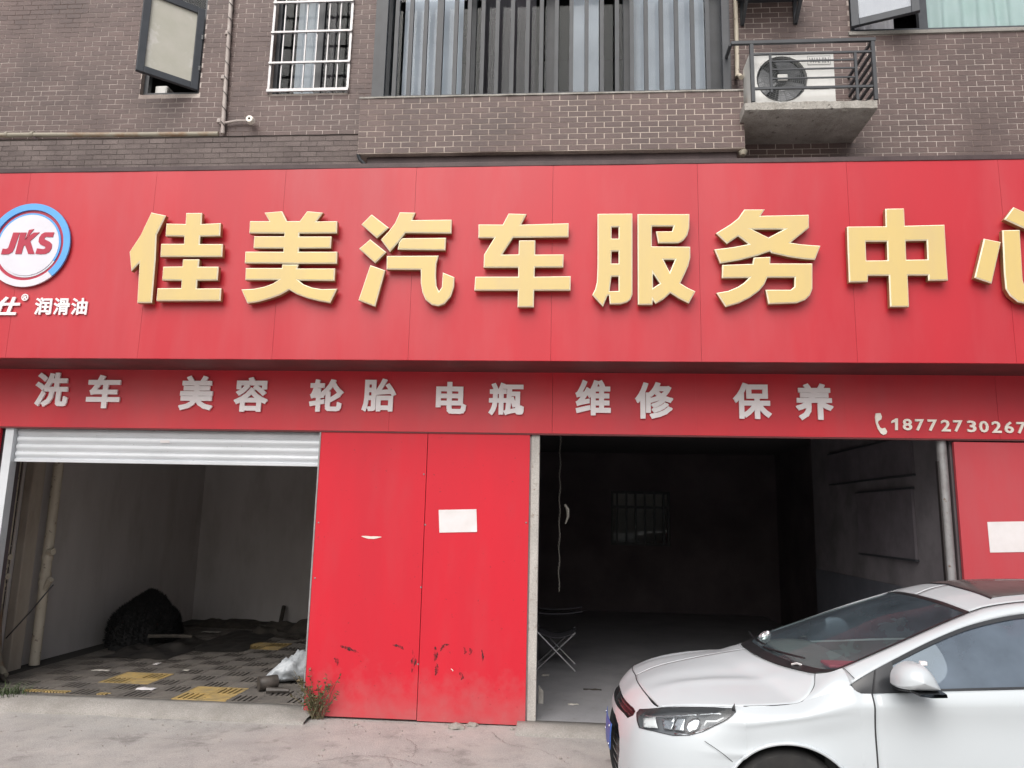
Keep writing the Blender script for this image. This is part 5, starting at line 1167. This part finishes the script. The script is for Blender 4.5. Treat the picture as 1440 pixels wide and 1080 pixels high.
FT = coons([(.955, .785, .85), (1.08, .805, .90), (1.20, .807, .95)], [(1.07, .655, .968), (1.13, .70, .987), (1.197, .703, 1.012)], [(.955, .785, .85), (1.03, .745, .912), (1.07, .655, .968)], [(1.20, .807, .95), (1.20, .76, .985), (1.197, .703, 1.012)], 12, 12, (0, .012, .008))
skin('fender_top', FT, 'car_white', both=True)
# --- side of the body: a sheet whose width depends on length and height
AXF, AXR, ARC_R, AZ = .87, 3.47, .352, .312
tl = [(.66, .775, .815), (.85, .792, .833), (.955, .785, .85), (1.08, .805, .90), (1.20, .807, .95), (1.24, .832, .912), (1.652, .838, .939), (2.046, .84, .963), (2.6, .835, .985), (3.2, .81, 1.005), (3.55, .76, 1.022), (3.8, .73, 1.03), (4.1, .715, 1.02), (4.33, .69, .99)]
def lerp_tab(tab, a, k):
    for i in range(len(tab) - 1):
        if a <= tab[i + 1][0]:
            t = (a - tab[i][0]) / (tab[i + 1][0] - tab[i][0]); t = max(0, min(1, t)); return tab[i][k] * (1 - t) + tab[i + 1][k] * t
    return tab[-1][k]
def smooth_tab(xs_, ys_, x):
    pts = catmull([(p, q) for p, q in zip(xs_, ys_)], 90); 
    for i in range(len(pts) - 1):
        if x <= pts[i + 1][0]: t = (x - pts[i][0]) / max(1e-9, pts[i + 1][0] - pts[i][0]); return pts[i][1] * (1 - t) + pts[i + 1][1] * t
    return pts[-1][1]
def bmax(a): return .865 - (.03 * ((.95 - a) / .3) ** 2 if a < .95 else 0) - (.10 * ((a - 3.4) / .95) ** 2 if a > 3.4 else 0)
def zcrease(a): return lerp_tab([(.66, .735), (.955, .79), (1.2, .842), (2.0, .882), (3.2, .925), (4.35, .93)], a, 1)
def side_b(a, z):
    zt, bt = lerp_tab(tl, a, 2), lerp_tab(tl, a, 1); zc, bm_ = zcrease(a), bmax(a)
    if z >= zc: t = (zt - z) / max(1e-4, zt - zc); return bt + (bm_ - bt) * math.sin(math.pi / 2 * max(0, min(1, t))) ** 1.0
    ks = [(.16, bm_ - .06), (.24, bm_ - .022), (.42, bm_ - .008), (.58, bm_ - .006), (zc - .11, bm_ - .013), (zc - .03, bm_ - .006), (zc, bm_)]
    b = bm_
    for i in range(len(ks) - 1):
        if z <= ks[i + 1][0]: t = max(0, (z - ks[i][0]) / (ks[i + 1][0] - ks[i][0])); t = t * t * (3 - 2 * t) if i != len(ks) - 2 else t * t; b = ks[i][1] * (1 - t) + ks[i + 1][1] * t; break
    for ac in (AXF, AXR):
        d = math.hypot(a - ac, z - AZ) - ARC_R
        if -.01 <= d < .1: b += .012 * (1 - max(0, d) / .1) ** 2
    return b
def sill(a):
    for ac in (AXF, AXR):
        if abs(a - ac) < ARC_R: return AZ + math.sqrt(ARC_R ** 2 - (a - ac) ** 2)
    return .17
def side_panel(name, a0, a1, n, slope=0.0, label=None):
    P = []; aa = sorted(set(list(np.linspace(a0, a1, n)) + [x for ac in (AXF, AXR) for x in (ac - ARC_R + .0005, ac - ARC_R - .0005, ac + ARC_R - .0005, ac + ARC_R + .0005, *(ac + ARC_R * math.cos(t) for t in np.linspace(.06, math.pi - .06, 26))) if a0 < x < a1]))
    for a in aa:
        zt, zb0 = lerp_tab(tl, a, 2), sill(a); zc = zcrease(a); col = []
        up = list(np.linspace(zb0, zc, 18)) + list(np.linspace(zc, zt, 7))[1:]
        for z in up: col.append((a, side_b(a, z), z))
        P.append(col)
    return skin(name, P, 'car_white', both=True, th=0.0 if name == 'fender' else .008)
side_panel('fender', .656, 1.292, 26)
side_panel('front_door', 1.298, 2.35, 26)
side_panel('rear_door', 2.356, 3.25, 24)
side_panel('rear_quarter', 3.256, 4.33, 30)
# --- front bumper: wraps from the middle round to the fender
C0 = [(0, 0), (.012, .22), (.05, .42), (.12, .60), (.25, .735), (.42, .815), (.66, .852)]
C1 = [(.165, 0, .803), (.162, .2, .80), (.19, .43, .783), (.239, .6, .756), (.37, .672, .784), (.51, .728, .802), (.66, .775, .815)]
TT = np.linspace(0, 6, 97); c0s = []; c1s = []
def interp_pts(pts, t):
    i = min(int(t), len(pts) - 2); u = t - i; p = [np.array(q, float) for q in pts]
    m0 = (p[i + 1] - p[i - 1]) / 2 if i > 0 else (np.array([0, *((p[1] - p[0])[1:])]) if len(pts[0]) >= 2 else p[1] - p[0]); m1 = (p[i + 2] - p[i]) / 2 if i + 2 < len(p) else p[i + 1] - p[i]
    return (2 * u ** 3 - 3 * u ** 2 + 1) * p[i] + (u ** 3 - 2 * u ** 2 + u) * m0 + (-2 * u ** 3 + 3 * u ** 2) * p[i + 1] + (u ** 3 - u ** 2) * m1
def nose(t, z):
    c0 = interp_pts(C0, min(t, 5.9999)); c1 = interp_pts(C1, min(t, 5.9999)); zt = c1[2]; h = max(0, (z - .42) / (zt - .42)) ** 3
    p = np.array([c0[0] + (c1[0] - c0[0]) * h, c0[1] + (c1[1] - c0[1]) * h, z])
    if z < .42: k = .05 * ((.42 - z) / .26) ** 2; p[0] += k * max(0, 1 - t / 5); p[1] -= k * .5 * min(1, t / 3)
    if t > 4.5:
        w_ = ((t - 4.5) / 1.5) ** 2; p[1] = p[1] * (1 - w_) + side_b(max(.66, p[0]), z) * w_
    return p
def nose_n(t, z):
    e = .02; du = nose(min(5.99, t + e), z) - nose(max(0, t - e) if t > e else t, z); dv = nose(t, z + .004) - nose(t, z - .004)
    n = np.cross(du, dv); n /= np.linalg.norm(n); return n if n[0] < .2 else -n
def nose_top(t): return interp_pts(C1, min(t, 5.9999))[2]
def nose_bot(t):
    z = .45
    for _ in range(12):
        a = nose(t, z)[0]
        if a < AXF - ARC_R: return .16
        z = .5 * z + .5 * max(.16, sill(a))
    return z
TSC = .15                                               # t to metres, roughly, for triangulating
# outlines in (t, z)
SG_T = np.linspace(.2, 5.99, 240); SG_Z = np.linspace(.3, .82, 140); samp = []
for t in SG_T:
    for z in SG_Z:
        if z <= nose_top(t) + .003:
            q = project(cw(nose(t, z))); samp.append((q[0], q[1], t, z))
samp = np.array(samp)
def tz(px, py): k = np.argmin((samp[:, 0] - px) ** 2 + (samp[:, 1] - py) ** 2); return (samp[k, 2], samp[k, 3])
HL = [tz(*p) for p in ((895.5, 1003), (900, 998), (926, 995.5), (961, 993), (1006, 993), (1046, 996.5), (1046, 1000), (1023.6, 1013), (989, 1028.5), (970, 1034.5), (947, 1034.5), (919.5, 1029), (899, 1024), (896, 1014))]
HL = [(min(t, 5.75), min(z, nose_top(min(t, 5.75)) - .006)) for t, z in HL]
HL[5] = (5.72, nose_top(5.72) - .008); HL[6] = (5.74, nose_top(5.74) - .022)
GU = [(0, .712), (1.0, .711), (2.0, .706), (HL[0][0] - .12, HL[0][1] + .004), (HL[0][0] - .1, HL[0][1] - .018), (HL[0][0] - .35, HL[0][1] - .045), (1.6, .655), (0, .648)]
GL = [(0, .612), (.9, .61), (1.45, .585), (1.75, .53), (1.8, .46), (1.6, .34), (1.35, .25), (0, .245)]
FG = [(2.5, .41), (3.3, .43), (3.6, .40), (3.4, .33), (2.7, .32)]
def inpoly(p, poly):
    x, y = p; c = False
    for i in range(len(poly)):
        (x0, y0), (x1, y1) = poly[i], poly[i - 1]
        if (y0 > y) != (y1 > y) and x < (x1 - x0) * (y - y0) / (y1 - y0) + x0: c = not c
    return c
def dens(poly, step=.018):
    out = []
    for i in range(len(poly)):
        a, b = np.array(poly[i]), np.array(poly[(i + 1) % len(poly)]); n = max(1, int(np.hypot((b - a)[0] * TSC, (b - a)[1]) / step)); out += [tuple(a + (b - a) * k / n) for k in range(n)]
    return out
def cdt(outline, holes=(), gt=.12, gz_=.018, region=None):
    vs, es = [], []
    for loop in [outline, *holes]:
        k = len(vs); n = len(loop); vs += [Vector((t * TSC, z)) for t, z in loop]; es += [(k + i, k + (i + 1) % n) for i in range(n)]
    t0, t1 = min(p[0] for p in outline), max(p[0] for p in outline); z0, z1 = min(p[1] for p in outline), max(p[1] for p in outline)
    for t in np.arange(t0 + gt * .5, t1, gt):
        for z in np.arange(z0 + gz_ * .5, z1, gz_):
            if inpoly((t, z), outline) and not any(inpoly((t, z), h) for h in holes): vs.append(Vector((t * TSC, z)))
    ov, _, of, *_ = geometry.delaunay_2d_cdt(vs, es, [], 0, 1e-6); V_ = [(v.x / TSC, v.y) for v in ov]; F_ = []
    for f in of:
        c = (sum(V_[i][0] for i in f) / 3, sum(V_[i][1] for i in f) / 3)
        if inpoly(c, outline) and not any(inpoly(c, h) for h in holes): F_.append(tuple(f))
    return V_, F_
def patch(name, outline, off, m, both=True, holes=(), parent=CAR, gt=.12, gz_=.018, th=0.0, rim=None):
    for k in ((False, True) if both else (False,)):
        V_, F_ = cdt(dens(outline), [dens(h) for h in holes], gt, gz_); P3 = []
        for t, z in V_:
            p = nose(t, z) + (nose_n(t, z) * off if off else 0); P3.append(cw(mir(p) if k else p))
        mb = MB().add(P3, F_)
        if rim is not None:                              # wall joining the recessed face to the skin
            L_ = dens(outline); A_ = []
            for t, z in L_ + L_[:1]:
                p, q = nose(t, z) + nose_n(t, z) * rim, nose(t, z) + nose_n(t, z) * off; A_.append([cw(mir(p) if k else p), cw(mir(q) if k else q)])
            mb.grid(A_)
        o = mb.build(name, m, parent, smooth='all' if rim is None else 35, fixn=True)
        bm = bmesh.new(); bm.from_mesh(o.data); c = Vector(cw((1.2, 0, .5))) - root_loc(parent)
        if sum((f.calc_center_median() - c).dot(f.normal) * f.calc_area() for f in bm.faces) < 0: bmesh.ops.reverse_faces(bm, faces=bm.faces)
        bm.to_mesh(o.data); bm.free()
        if th: sd = o.modifiers.new('thickness', 'SOLIDIFY'); sd.thickness = th; sd.offset = -1
    return o
ol = [(0, .16)] + [(t, nose_bot(t)) for t in np.linspace(.3, 5.99, 220)] + [(t, nose_top(t) - .0015) for t in np.linspace(5.99, 0, 60)]
patch('front_bumper', ol, 0.0, 'car_white', holes=[HL, GU, GL, FG], gt=.09, gz_=.014)
patch('upper_grille', GU, -.03, 'car_black', rim=0.0)
patch('lower_grille', GL, -.035, 'car_black', rim=0.0)
patch('fog_recess', FG, -.03, 'car_black', rim=0.0)
for z in (.30, .35, .40, .45, .50, .55):
    s = [(0, z), (1.3, z), (1.3, z + .012), (0, z + .012)]; patch('grille_bar', s, -.018, 'car_trim')
for z in (.668, .69): patch('grille_bar', [(0, z), (1.9, z - .003), (1.9, z + .003), (0, z + .006)], -.012, 'car_trim')
patch('number_plate', [(0, .42), (1.02, .42), (1.02, .56), (0, .56)], .018, 'plate_blue', th=.004)
for z in (.44, .54): patch('plate_screw', [(.75, z - .008), (.83, z - .008), (.83, z + .008), (.75, z + .008)], .024, 'chrome', th=.006)
# headlights
hc2 = (sum(p[0] for p in HL) / len(HL), sum(p[1] for p in HL) / len(HL))
shr = lambda k: [(hc2[0] + (t - hc2[0]) * k, hc2[1] + (z - hc2[1]) * k) for t, z in HL]
patch('headlight', HL, -.05, 'lamp_dark', rim=0.0)
patch('headlight_glass', shr(.99), .002, 'lamp_glass', gt=.08, gz_=.012)
hf = lambda L_: [tz(850 + x / 5.76, 900 + y / 5.76) for x, y in L_]
patch('lamp_reflector', hf([(285, 610), (385, 608), (410, 700), (285, 690)]), -.028, 'lamp_white', th=.004)
patch('lamp_reflector', hf([(440, 612), (560, 605), (525, 715), (455, 705)]), -.034, 'reflector', th=.004)
patch('lamp_reflector', hf([(575, 605), (645, 605), (630, 730), (535, 718)]), -.030, 'reflector', th=.004)
patch('lamp_reflector', hf([(662, 650), (700, 615), (745, 610), (765, 650), (735, 720), (680, 745), (645, 735)]), -.028, 'chrome', th=.01)
patch('lamp_strip', hf([(300, 598), (940, 578), (950, 588), (300, 606)]), -.012, 'reflector', th=.004)
patch('lamp_strip', hf([(790, 690), (815, 645), (900, 640), (960, 616), (968, 626), (910, 655), (825, 660), (805, 692)]), -.016, 'lamp_white', th=.004)
patch('lamp_strip', hf([(560, 752), (690, 762), (880, 690), (980, 635), (990, 642), (890, 705), (700, 772), (560, 764)]), -.010, 'chrome', th=.004)
ring_o, ring_i = HL, shr(.955)
patch('headlight_frame', HL, .004, 'car_trim', holes=[ring_i], gt=.15, gz_=.02)
# --- seams (narrow dark gaps)
def ribbon(name, pts, wd, m='car_seam', n=40, up=(0, 0, 1), both=True, lift=.0015, c=(2.2, 0, .6), parent=CAR):
    pts = catmull(pts, n)
    for k in ((False, True) if both else (False,)):
        A_, B_ = [], []
        for i, p in enumerate(pts):
            d = pts[min(i + 1, n - 1)] - pts[max(i - 1, 0)]; d /= np.linalg.norm(d); o = np.array([0, p[1], p[2] - .5]); o = o - d * np.dot(o, d); o /= np.linalg.norm(o); s = np.cross(d, o) * wd / 2
            a, b = p + s + o * lift, p - s + o * lift; A_.append(cw(mir(a) if k else a)); B_.append(cw(mir(b) if k else b))
        MB().grid([A_, B_]).build(name, m, parent, smooth='all', fixn=False)
ribbon('hood_gap', hside[2:], .005); ribbon('hood_gap', hfront, .005, lift=.003)
ribbon('door_gap', [(1.295, side_b(1.295, z), z) for z in np.linspace(.2, lerp_tab(tl, 1.295, 2), 14)], .008)
ribbon('door_gap', [(2.353, side_b(2.353, z), z) for z in np.linspace(.2, .97, 14)], .008)
ribbon('bumper_gap', [(.60, side_b(.66, .545) - .004, .545), (.53, .838, .60), (.45, .812, .645)], .003, lift=.004)
ribbon('roof_gap', roofs, .008, lift=.003)
ribbon('pillar_gap', [(1.197, .703, 1.012), (1.21, .755, .995), (1.225, .80, .972)], .004, lift=.008)
# --- rolled lip round each wheel arch
def arch_pt(ac, an):
    a, z = ac + ARC_R * math.cos(an), AZ + ARC_R * math.sin(an)
    if a >= .66: return (a, side_b(a, z), z)
    lo, hi = 3.0, 5.999
    for _ in range(30):
        md = (lo + hi) / 2
        if nose(md, z)[0] < a: lo = md
        else: hi = md
    return tuple(nose(lo, z))
for ac in (AXF, AXR):
    for k in (False, True):
        pts = [arch_pt(ac, an) for an in np.linspace(.08, math.pi - .08, 60)]
        MB().tube([cw(mir(p) if k else p) for p in pts], .009, 8).build('arch_lip', 'car_white', CAR, smooth=True)
# --- side windows
belt = [(1.20, .807, .95), (1.215, .822, .922), (1.245, .83, .912), (1.652, .836, .94), (2.046, .838, .964), (2.6, .833, .986), (3.2, .808, 1.006), (3.5, .745, 1.02), (3.58, .70, 1.05)]
inn = lambda c, d: [(a, b - d, z) for a, b, z in c]
SWn = coons(inn(belt, .012), inn(wtope, .012), [inn(belt, .012)[0], (1.2005, .795, .9505)], [inn(belt, .012)[-1], (3.5805, .688, 1.0505)], 60, 8, (0, .01, 0))
skin('side_window', SWn, 'side_glass', both=True)
def off_curve(c, dz, db): return [(a, b + db, z + dz) for a, b, z in c]
def strip(c, wd, toward): # ribbon lying on the glass along a border
    C_ = catmull(c, 60); T_ = catmull(toward, 60); out = []
    for p, q in zip(C_, T_):
        d = q - p; L_ = np.linalg.norm(d); out.append(p + d / max(L_, 1e-6) * min(wd, L_ * .5))
    return [[p + np.array([0, .003, 0]) for p in C_], [p + np.array([0, .0, 0]) for p in out]]
skin('window_trim', strip(wtope, .022, belt), 'car_trim', both=True); skin('window_trim', strip(belt, .012, wtope), 'car_trim', both=True)
# mirror-corner sail and B pillar
SL = coons([(1.205, .812, .95), (1.22, .828, .918), (1.43, .838, .924)], [(1.205, .812, .952), (1.30, .795, 1.005), (1.43, .762, 1.068)], [(1.205, .812, .95), (1.205, .812, .952)], [(1.43, .838, .924), (1.43, .80, 1.0), (1.43, .762, 1.068)], 12, 8, (0, .004, 0))
skin('window_sail', SL, 'car_trim', both=True)
ribbon('sail_gap', [(1.30, .842, .918), (1.315, .818, .97), (1.335, .788, 1.022)], .006, lift=.006)
BP = [[(2.33 + .10 * u + .03 * (1 - v) * 0, (1 - v) * .842 + v * .632, .975 + .345 * v) for u in (0, 1)] for v in np.linspace(0, 1, 6)]
skin('b_pillar_trim', BP, 'car_black', both=True)
# --- rear: boot lid, rear bumper, lights
BL = coons([(3.85, 0, 1.085), (3.84, .35, 1.075), (3.8, .62, 1.05)], [(4.38, 0, 1.04), (4.37, .35, 1.03), (4.33, .69, .99)], [(3.85, 0, 1.085), (4.15, 0, 1.075), (4.38, 0, 1.04)], [(3.8, .62, 1.05), (4.08, .68, 1.035), (4.33, .69, .99)], 16, 12, (0, 0, .006))
skin('boot_lid', BL, 'car_white', both=True)
BS = coons([(3.8, .62, 1.05), (4.08, .68, 1.035), (4.33, .69, .99)], [(3.62, .745, 1.022), (3.95, .722, 1.028), (4.33, .6901, .9899)], [(3.8, .62, 1.05), (3.7, .69, 1.04), (3.62, .745, 1.022)], [(4.33, .69, .99), (4.33, .6901, .9899)], 12, 6)
skin('rear_shoulder', BS, 'car_white', both=True)
BK = []
for z in np.linspace(.17, 1, 18):
    row = []; bm_ = side_b(4.33, min(z, .985)); zz = .17 + (z - .17) * (.82 / .83)
    for u in np.linspace(0, 1, 14):
        top_ = max(0, (zz - .55) / .44); a = 4.45 - .07 * top_ ** 2 * 1.0 - .12 * u ** 4 + (.05 * top_ ** 3 * u ** 4) * 0; row.append((min(a, 4.45) if u < 1 else 4.33, bm_ * u, zz + (.05 * (1 - u ** 2) if z > .99 else .05 * top_ * (1 - u ** 2))))
    BK.append(row)
skin('rear_bumper', BK, 'car_white', both=True)
TLt = [[(4.345 + .004 - .06 * (1 - u) ** 2 * 0 + .04 * (1 - u), .42 + (.27) * u, .76 + .14 * v) for u in np.linspace(0, 1, 8)] for v in np.linspace(0, 1, 5)]
skin('tail_light', [[(p[0] + .03, p[1], p[2]) for p in r] for r in TLt], 'tail_red', both=True, th=.01)
# --- underbody, interior
ib = MB(); ib.box(cw((.55, .62, .20)), cw((4.2, -.62, .30)))
ib.build('underbody', 'car_black', CAR)
MB().box(cw((1.30, .70, .30)), cw((3.6, -.70, .42))).build('cabin_floor', 'car_inside', CAR)
DB = [[(1.10 + .42 * u, v, (.955 + .02 * math.sin(math.pi * u) - .22 * max(0, u - .75) * 4 * max(0, u - .75)) - .02 * abs(v)) for u in np.linspace(0, 1, 12)] for v in np.linspace(-.68, .68, 9)]
skin('dashboard', DB, 'car_inside', th=.02)
MB().box(cw((1.10, .66, .42)), cw((1.16, -.66, .93))).build('firewall', 'car_inside', CAR)
skin('headliner', [[p - np.array([0, 0, .02]) for p in r] for r in R_], 'car_cloth', both=True)
skin('pillar_lining', [[p + np.array([0, -.014, -.008]) for p in r] for r in RL], 'car_cloth', both=True)
for a0, a1 in ((1.32, 3.5),):
    skin('door_lining', [[(a, side_b(a, z) - .03, z) for z in np.linspace(.3, lerp_tab(tl, a, 2) - .01, 6)] for a in np.linspace(a0, a1, 20)], 'car_inside', both=True)
def seat(a, b):
    m = MB(); m.box(cw((a, b + .24, .42)), cw((a + .5, b - .24, .58))); s = m.build('seat', 'car_cloth', CAR, bevel=.05)
    P = [[(a + .42 + .26 * v + (.05 if s_ else 0), b + .23 * u * (1 - .25 * v), .52 + .6 * v) for u in np.linspace(-1, 1, 8)] for v in np.linspace(0, 1, 8) for s_ in (0,)]
    skin('seat_back', P, 'car_cloth', th=.12)
    MB().box(cw((a + .68, b + .13, 1.14)), cw((a + .76, b - .13, 1.28))).build('headrest', 'car_cloth', CAR, bevel=.03)
seat(1.85, .36); seat(1.85, -.36)
MB().box(cw((2.85, .62, .42)), cw((3.3, -.62, .60))).build('rear_seat', 'car_cloth', CAR, bevel=.05)
skin('rear_seat_back', [[(3.22 + .25 * v, .62 * u, .55 + .5 * v) for u in np.linspace(-1, 1, 8)] for v in np.linspace(0, 1, 5)], 'car_cloth', th=.1)
sw = [(1.60 + .06 * math.sin(t), .36 + .18 * math.cos(t), .93 + .17 * math.sin(t)) for t in np.linspace(0, 2 * math.pi, 33)]
MB().tube([cw(p) for p in sw], .014, 8, cap=False).build('steering_wheel', 'car_black', CAR, smooth=True)
# --- door handles
for a_ in (2.16, 3.06):
    for k in (False, True):
        z_ = .845; pts = [(a_ - .09, side_b(a_, z_) + .004, z_), (a_ - .07, side_b(a_, z_) + .03, z_ + .004), (a_ + .07, side_b(a_, z_) + .03, z_ + .006), (a_ + .09, side_b(a_, z_) + .004, z_ + .004)]
        MB().tube([cw(mir(p) if k else p) for p in catmull(pts, 10)], .012, 8).build('door_handle', 'car_white', CAR, smooth=True)
# --- wheels
def wheel(a, side):
    y = .735 * side; c = Vector(cw((a, y, AZ - .002))); sg = -side
    t = MB().lathe([(.20, -.085), (.255, -.098), (.29, -.095), (.308, -.075), (.312, -.03), (.312, .03), (.308, .075), (.29, .095), (.255, .098), (.20, .085)], c, 'Y', 40).build('wheel', 'tyre', CAR, smooth=True)
    MB().lathe([(.205, -.086), (.212, .086)], c, 'Y', 40).lathe([(.205, sg * .080), (.222, sg * .088), (.213, sg * .092), (.205, sg * .08)], c, 'Y', 40).build('rim', 'rim_alloy', t, smooth=True)
    s = MB()
    for k in range(10):
        an = 2 * math.pi * k / 10 + (.12 if k % 2 else -.12); d = Vector((math.cos(an), 0, math.sin(an))); s.bar(c + d * .03 + Vector((0, sg * .055, 0)), c + d * .207 + Vector((0, sg * .072, 0)), .026, .02, up=(0, 1, 0))
    s.lathe([(.001, sg * .075), (.04, sg * .075), (.05, sg * .05)], c, 'Y', 20); s.build('spokes', 'rim_alloy', t)
    MB().lathe([(.001, sg * .01), (.14, sg * .01), (.14, -sg * .02)], c, 'Y', 28).build('brake_disc', 'steel_grey', t)
    W_ = []
    for an in np.linspace(-.35, math.pi + .35, 40):
        W_.append([cw((a + .345 * math.cos(an), side * b, AZ + .345 * math.sin(an))) for b in (.50, .60, .72, .838)])
    MB().grid(W_).build('wheel_arch_liner', 'car_black', CAR, smooth='all')
    L_ = []
    for an in np.linspace(0.02, math.pi - .02, 40): L_.append([cw((a + .33 * math.cos(an) * 1.0, side * .50, AZ + .33 * math.sin(an))), cw((a, side * .50, AZ))])
for a in (AXF, AXR):
    for sd_ in (1, -1): wheel(a, sd_)
# --- door mirrors
OUT = [(1.362, .985), (1.366, 1.03), (1.392, 1.068), (1.43, 1.088), (1.466, 1.093), (1.505, 1.082), (1.54, 1.045), (1.562, 1.0), (1.572, .972), (1.50, .966), (1.42, .968), (1.375, .973)]
OUTd = catmull(OUT + OUT[:1], 37)[:-1]; mc = np.array([1.462, 1.015])
for k in (False, True):
    P = []
    for s in np.linspace(0, 1, 14):
        b = .875 + .185 * s; f = (1 - max(0, (s - .25) / .75) ** 3.0) ** .5 * (1 if s > .12 else .75 + .25 * s / .12)
        if s == 1: f = .02
        row = []
        for q in OUTd: r = mc + (q - mc) * f; row.append(cw(mir((1.62 + (b - .875) * .9, .88 + (r[0] - 1.462) * .35, r[1])) if k else (r[0], b, r[1])))   # the far mirror is folded in
        row.append(row[0]); P.append(row)
    o = MB().grid(P).build('door_mirror', 'car_white', CAR, smooth='all'); 
    LP = []
    for s in np.linspace(0, 1, 10):
        b = .885 + .165 * s; LP.append([cw(mir((p[0] + .2, p[1] - .06, p[2])) if k else p) for p in ((1.43 + .02 * s, b, .962), (1.575 - .01 * s ** 3, b + .006, .968), (1.578 - .01 * s ** 3, b + .006, .952), (1.50, b, .947), (1.44, b, .953), (1.43 + .02 * s, b, .962))])
    MB().grid(LP).build('mirror_base', 'car_trim', o, smooth=30)
    MB().bar(cw(mir((1.43, .80, .95)) if k else (1.43, .80, .95)), cw(mir((1.47, .93, .965)) if k else (1.47, .93, .965)), .07, .03).build('mirror_arm', 'car_trim', o, bevel=.006)
    gq = [mc + (q - mc) * .9 for q in OUTd]
p = cw((1.512, .95, 1.095)); MB().box((p[0] - .02, p[1] - .012, p[2] - .014), (p[0] + .014, p[1] + .012, p[2] + .006)).build('mirror_clip', 'paper', CAR, bevel=.004)
# --- wipers, dash items, charm on the cowl
for b0, b1 in ((.10, .60), (-.45, .05)):
    pts = []
    for t in np.linspace(0, 1, 12):
        b = b0 + (b1 - b0) * t; a = .93 + .10 * abs(b) ** 1.5 * 1.6 + .03 * t; pts.append((a, b, .985 + .40 * (a - .86) * .6 + .012))
    MB().tube([cw(p) for p in pts], .006, 6).build('wiper', 'car_black', CAR, smooth=True)
CWL = coons(cowl_hood, [(.925, 0, 1.0), (.94, .2, .996), (1.0, .4, .985), (1.075, .57, .985), (1.12, .655, .99)], [cowl_hood[0], (.925, 0, 1.0)], [cowl_hood[-1], (1.12, .655, .99)], 20, 4)
skin('cowl_cover', [[p + np.array([0, 0, .004]) for p in r] for r in CWL], 'car_black', both=True)
px_ = PY(1075, 898, CYC + .33)
bmx = bmesh.new(); bmesh.ops.create_icosphere(bmx, subdivisions=3, radius=1)
for v in bmx.verts: kk = 1 + .25 * noise.noise(v.co * 3); v.co = Vector((v.co.x * .036 * kk + .5 * v.co.z * .04, v.co.y * .04 * kk, v.co.z * .05 * kk))
me = bpy.data.meshes.new('foil_ball'); bmx.to_mesh(me); bmx.free(); me.materials.append(MATS['bead']); fo = bpy.data.objects.new('foil_ball', me); COL.objects.link(fo); fo.location = (px_[0], px_[1], px_[2])
tag(fo, 'crumpled silvery foil ball stuck at the far base of the car windshield', 'foil')
tb = MB().box(cw((1.19, .52, .975)), cw((1.40, .36, .995))).build('red_pouch', 'tissue_red', None, bevel=.008, at=cw((1.3, .44, .97))); tag(tb, 'red pouch lying on the car dashboard behind the windshield', 'pouch')
p = cw((1.0, .47, .982)); tag(MB().tube([p, (p[0] + .02, p[1] - .03, p[2] + .012), (p[0] + .045, p[1] - .035, p[2] + .004)], .006, 6).build('tissue_twist', 'paper', None, smooth=True, at=p), 'small white twist of tissue on the car cowl below the windshield', 'litter')

# ============================================================ groups of like things
GRP = {'paper_scrap': 'scraps of litter on the bay floors', 'stone': 'stones and pebbles at the foot of the red cladding', 'wall_cladding': 'red sheet metal cladding beside the bays',
       'paper_notice': 'paper notices on the red cladding', 'wall_board': 'dark boards on the right wall of the repair bay', 'drain_pipe': 'cream drain pipes', 'door_post': 'posts at the sides of the repair bay'}
for o in COL.objects:
    if o.parent is None and o.name.split('.')[0] in GRP: o['group'] = GRP[o.name.split('.')[0]]
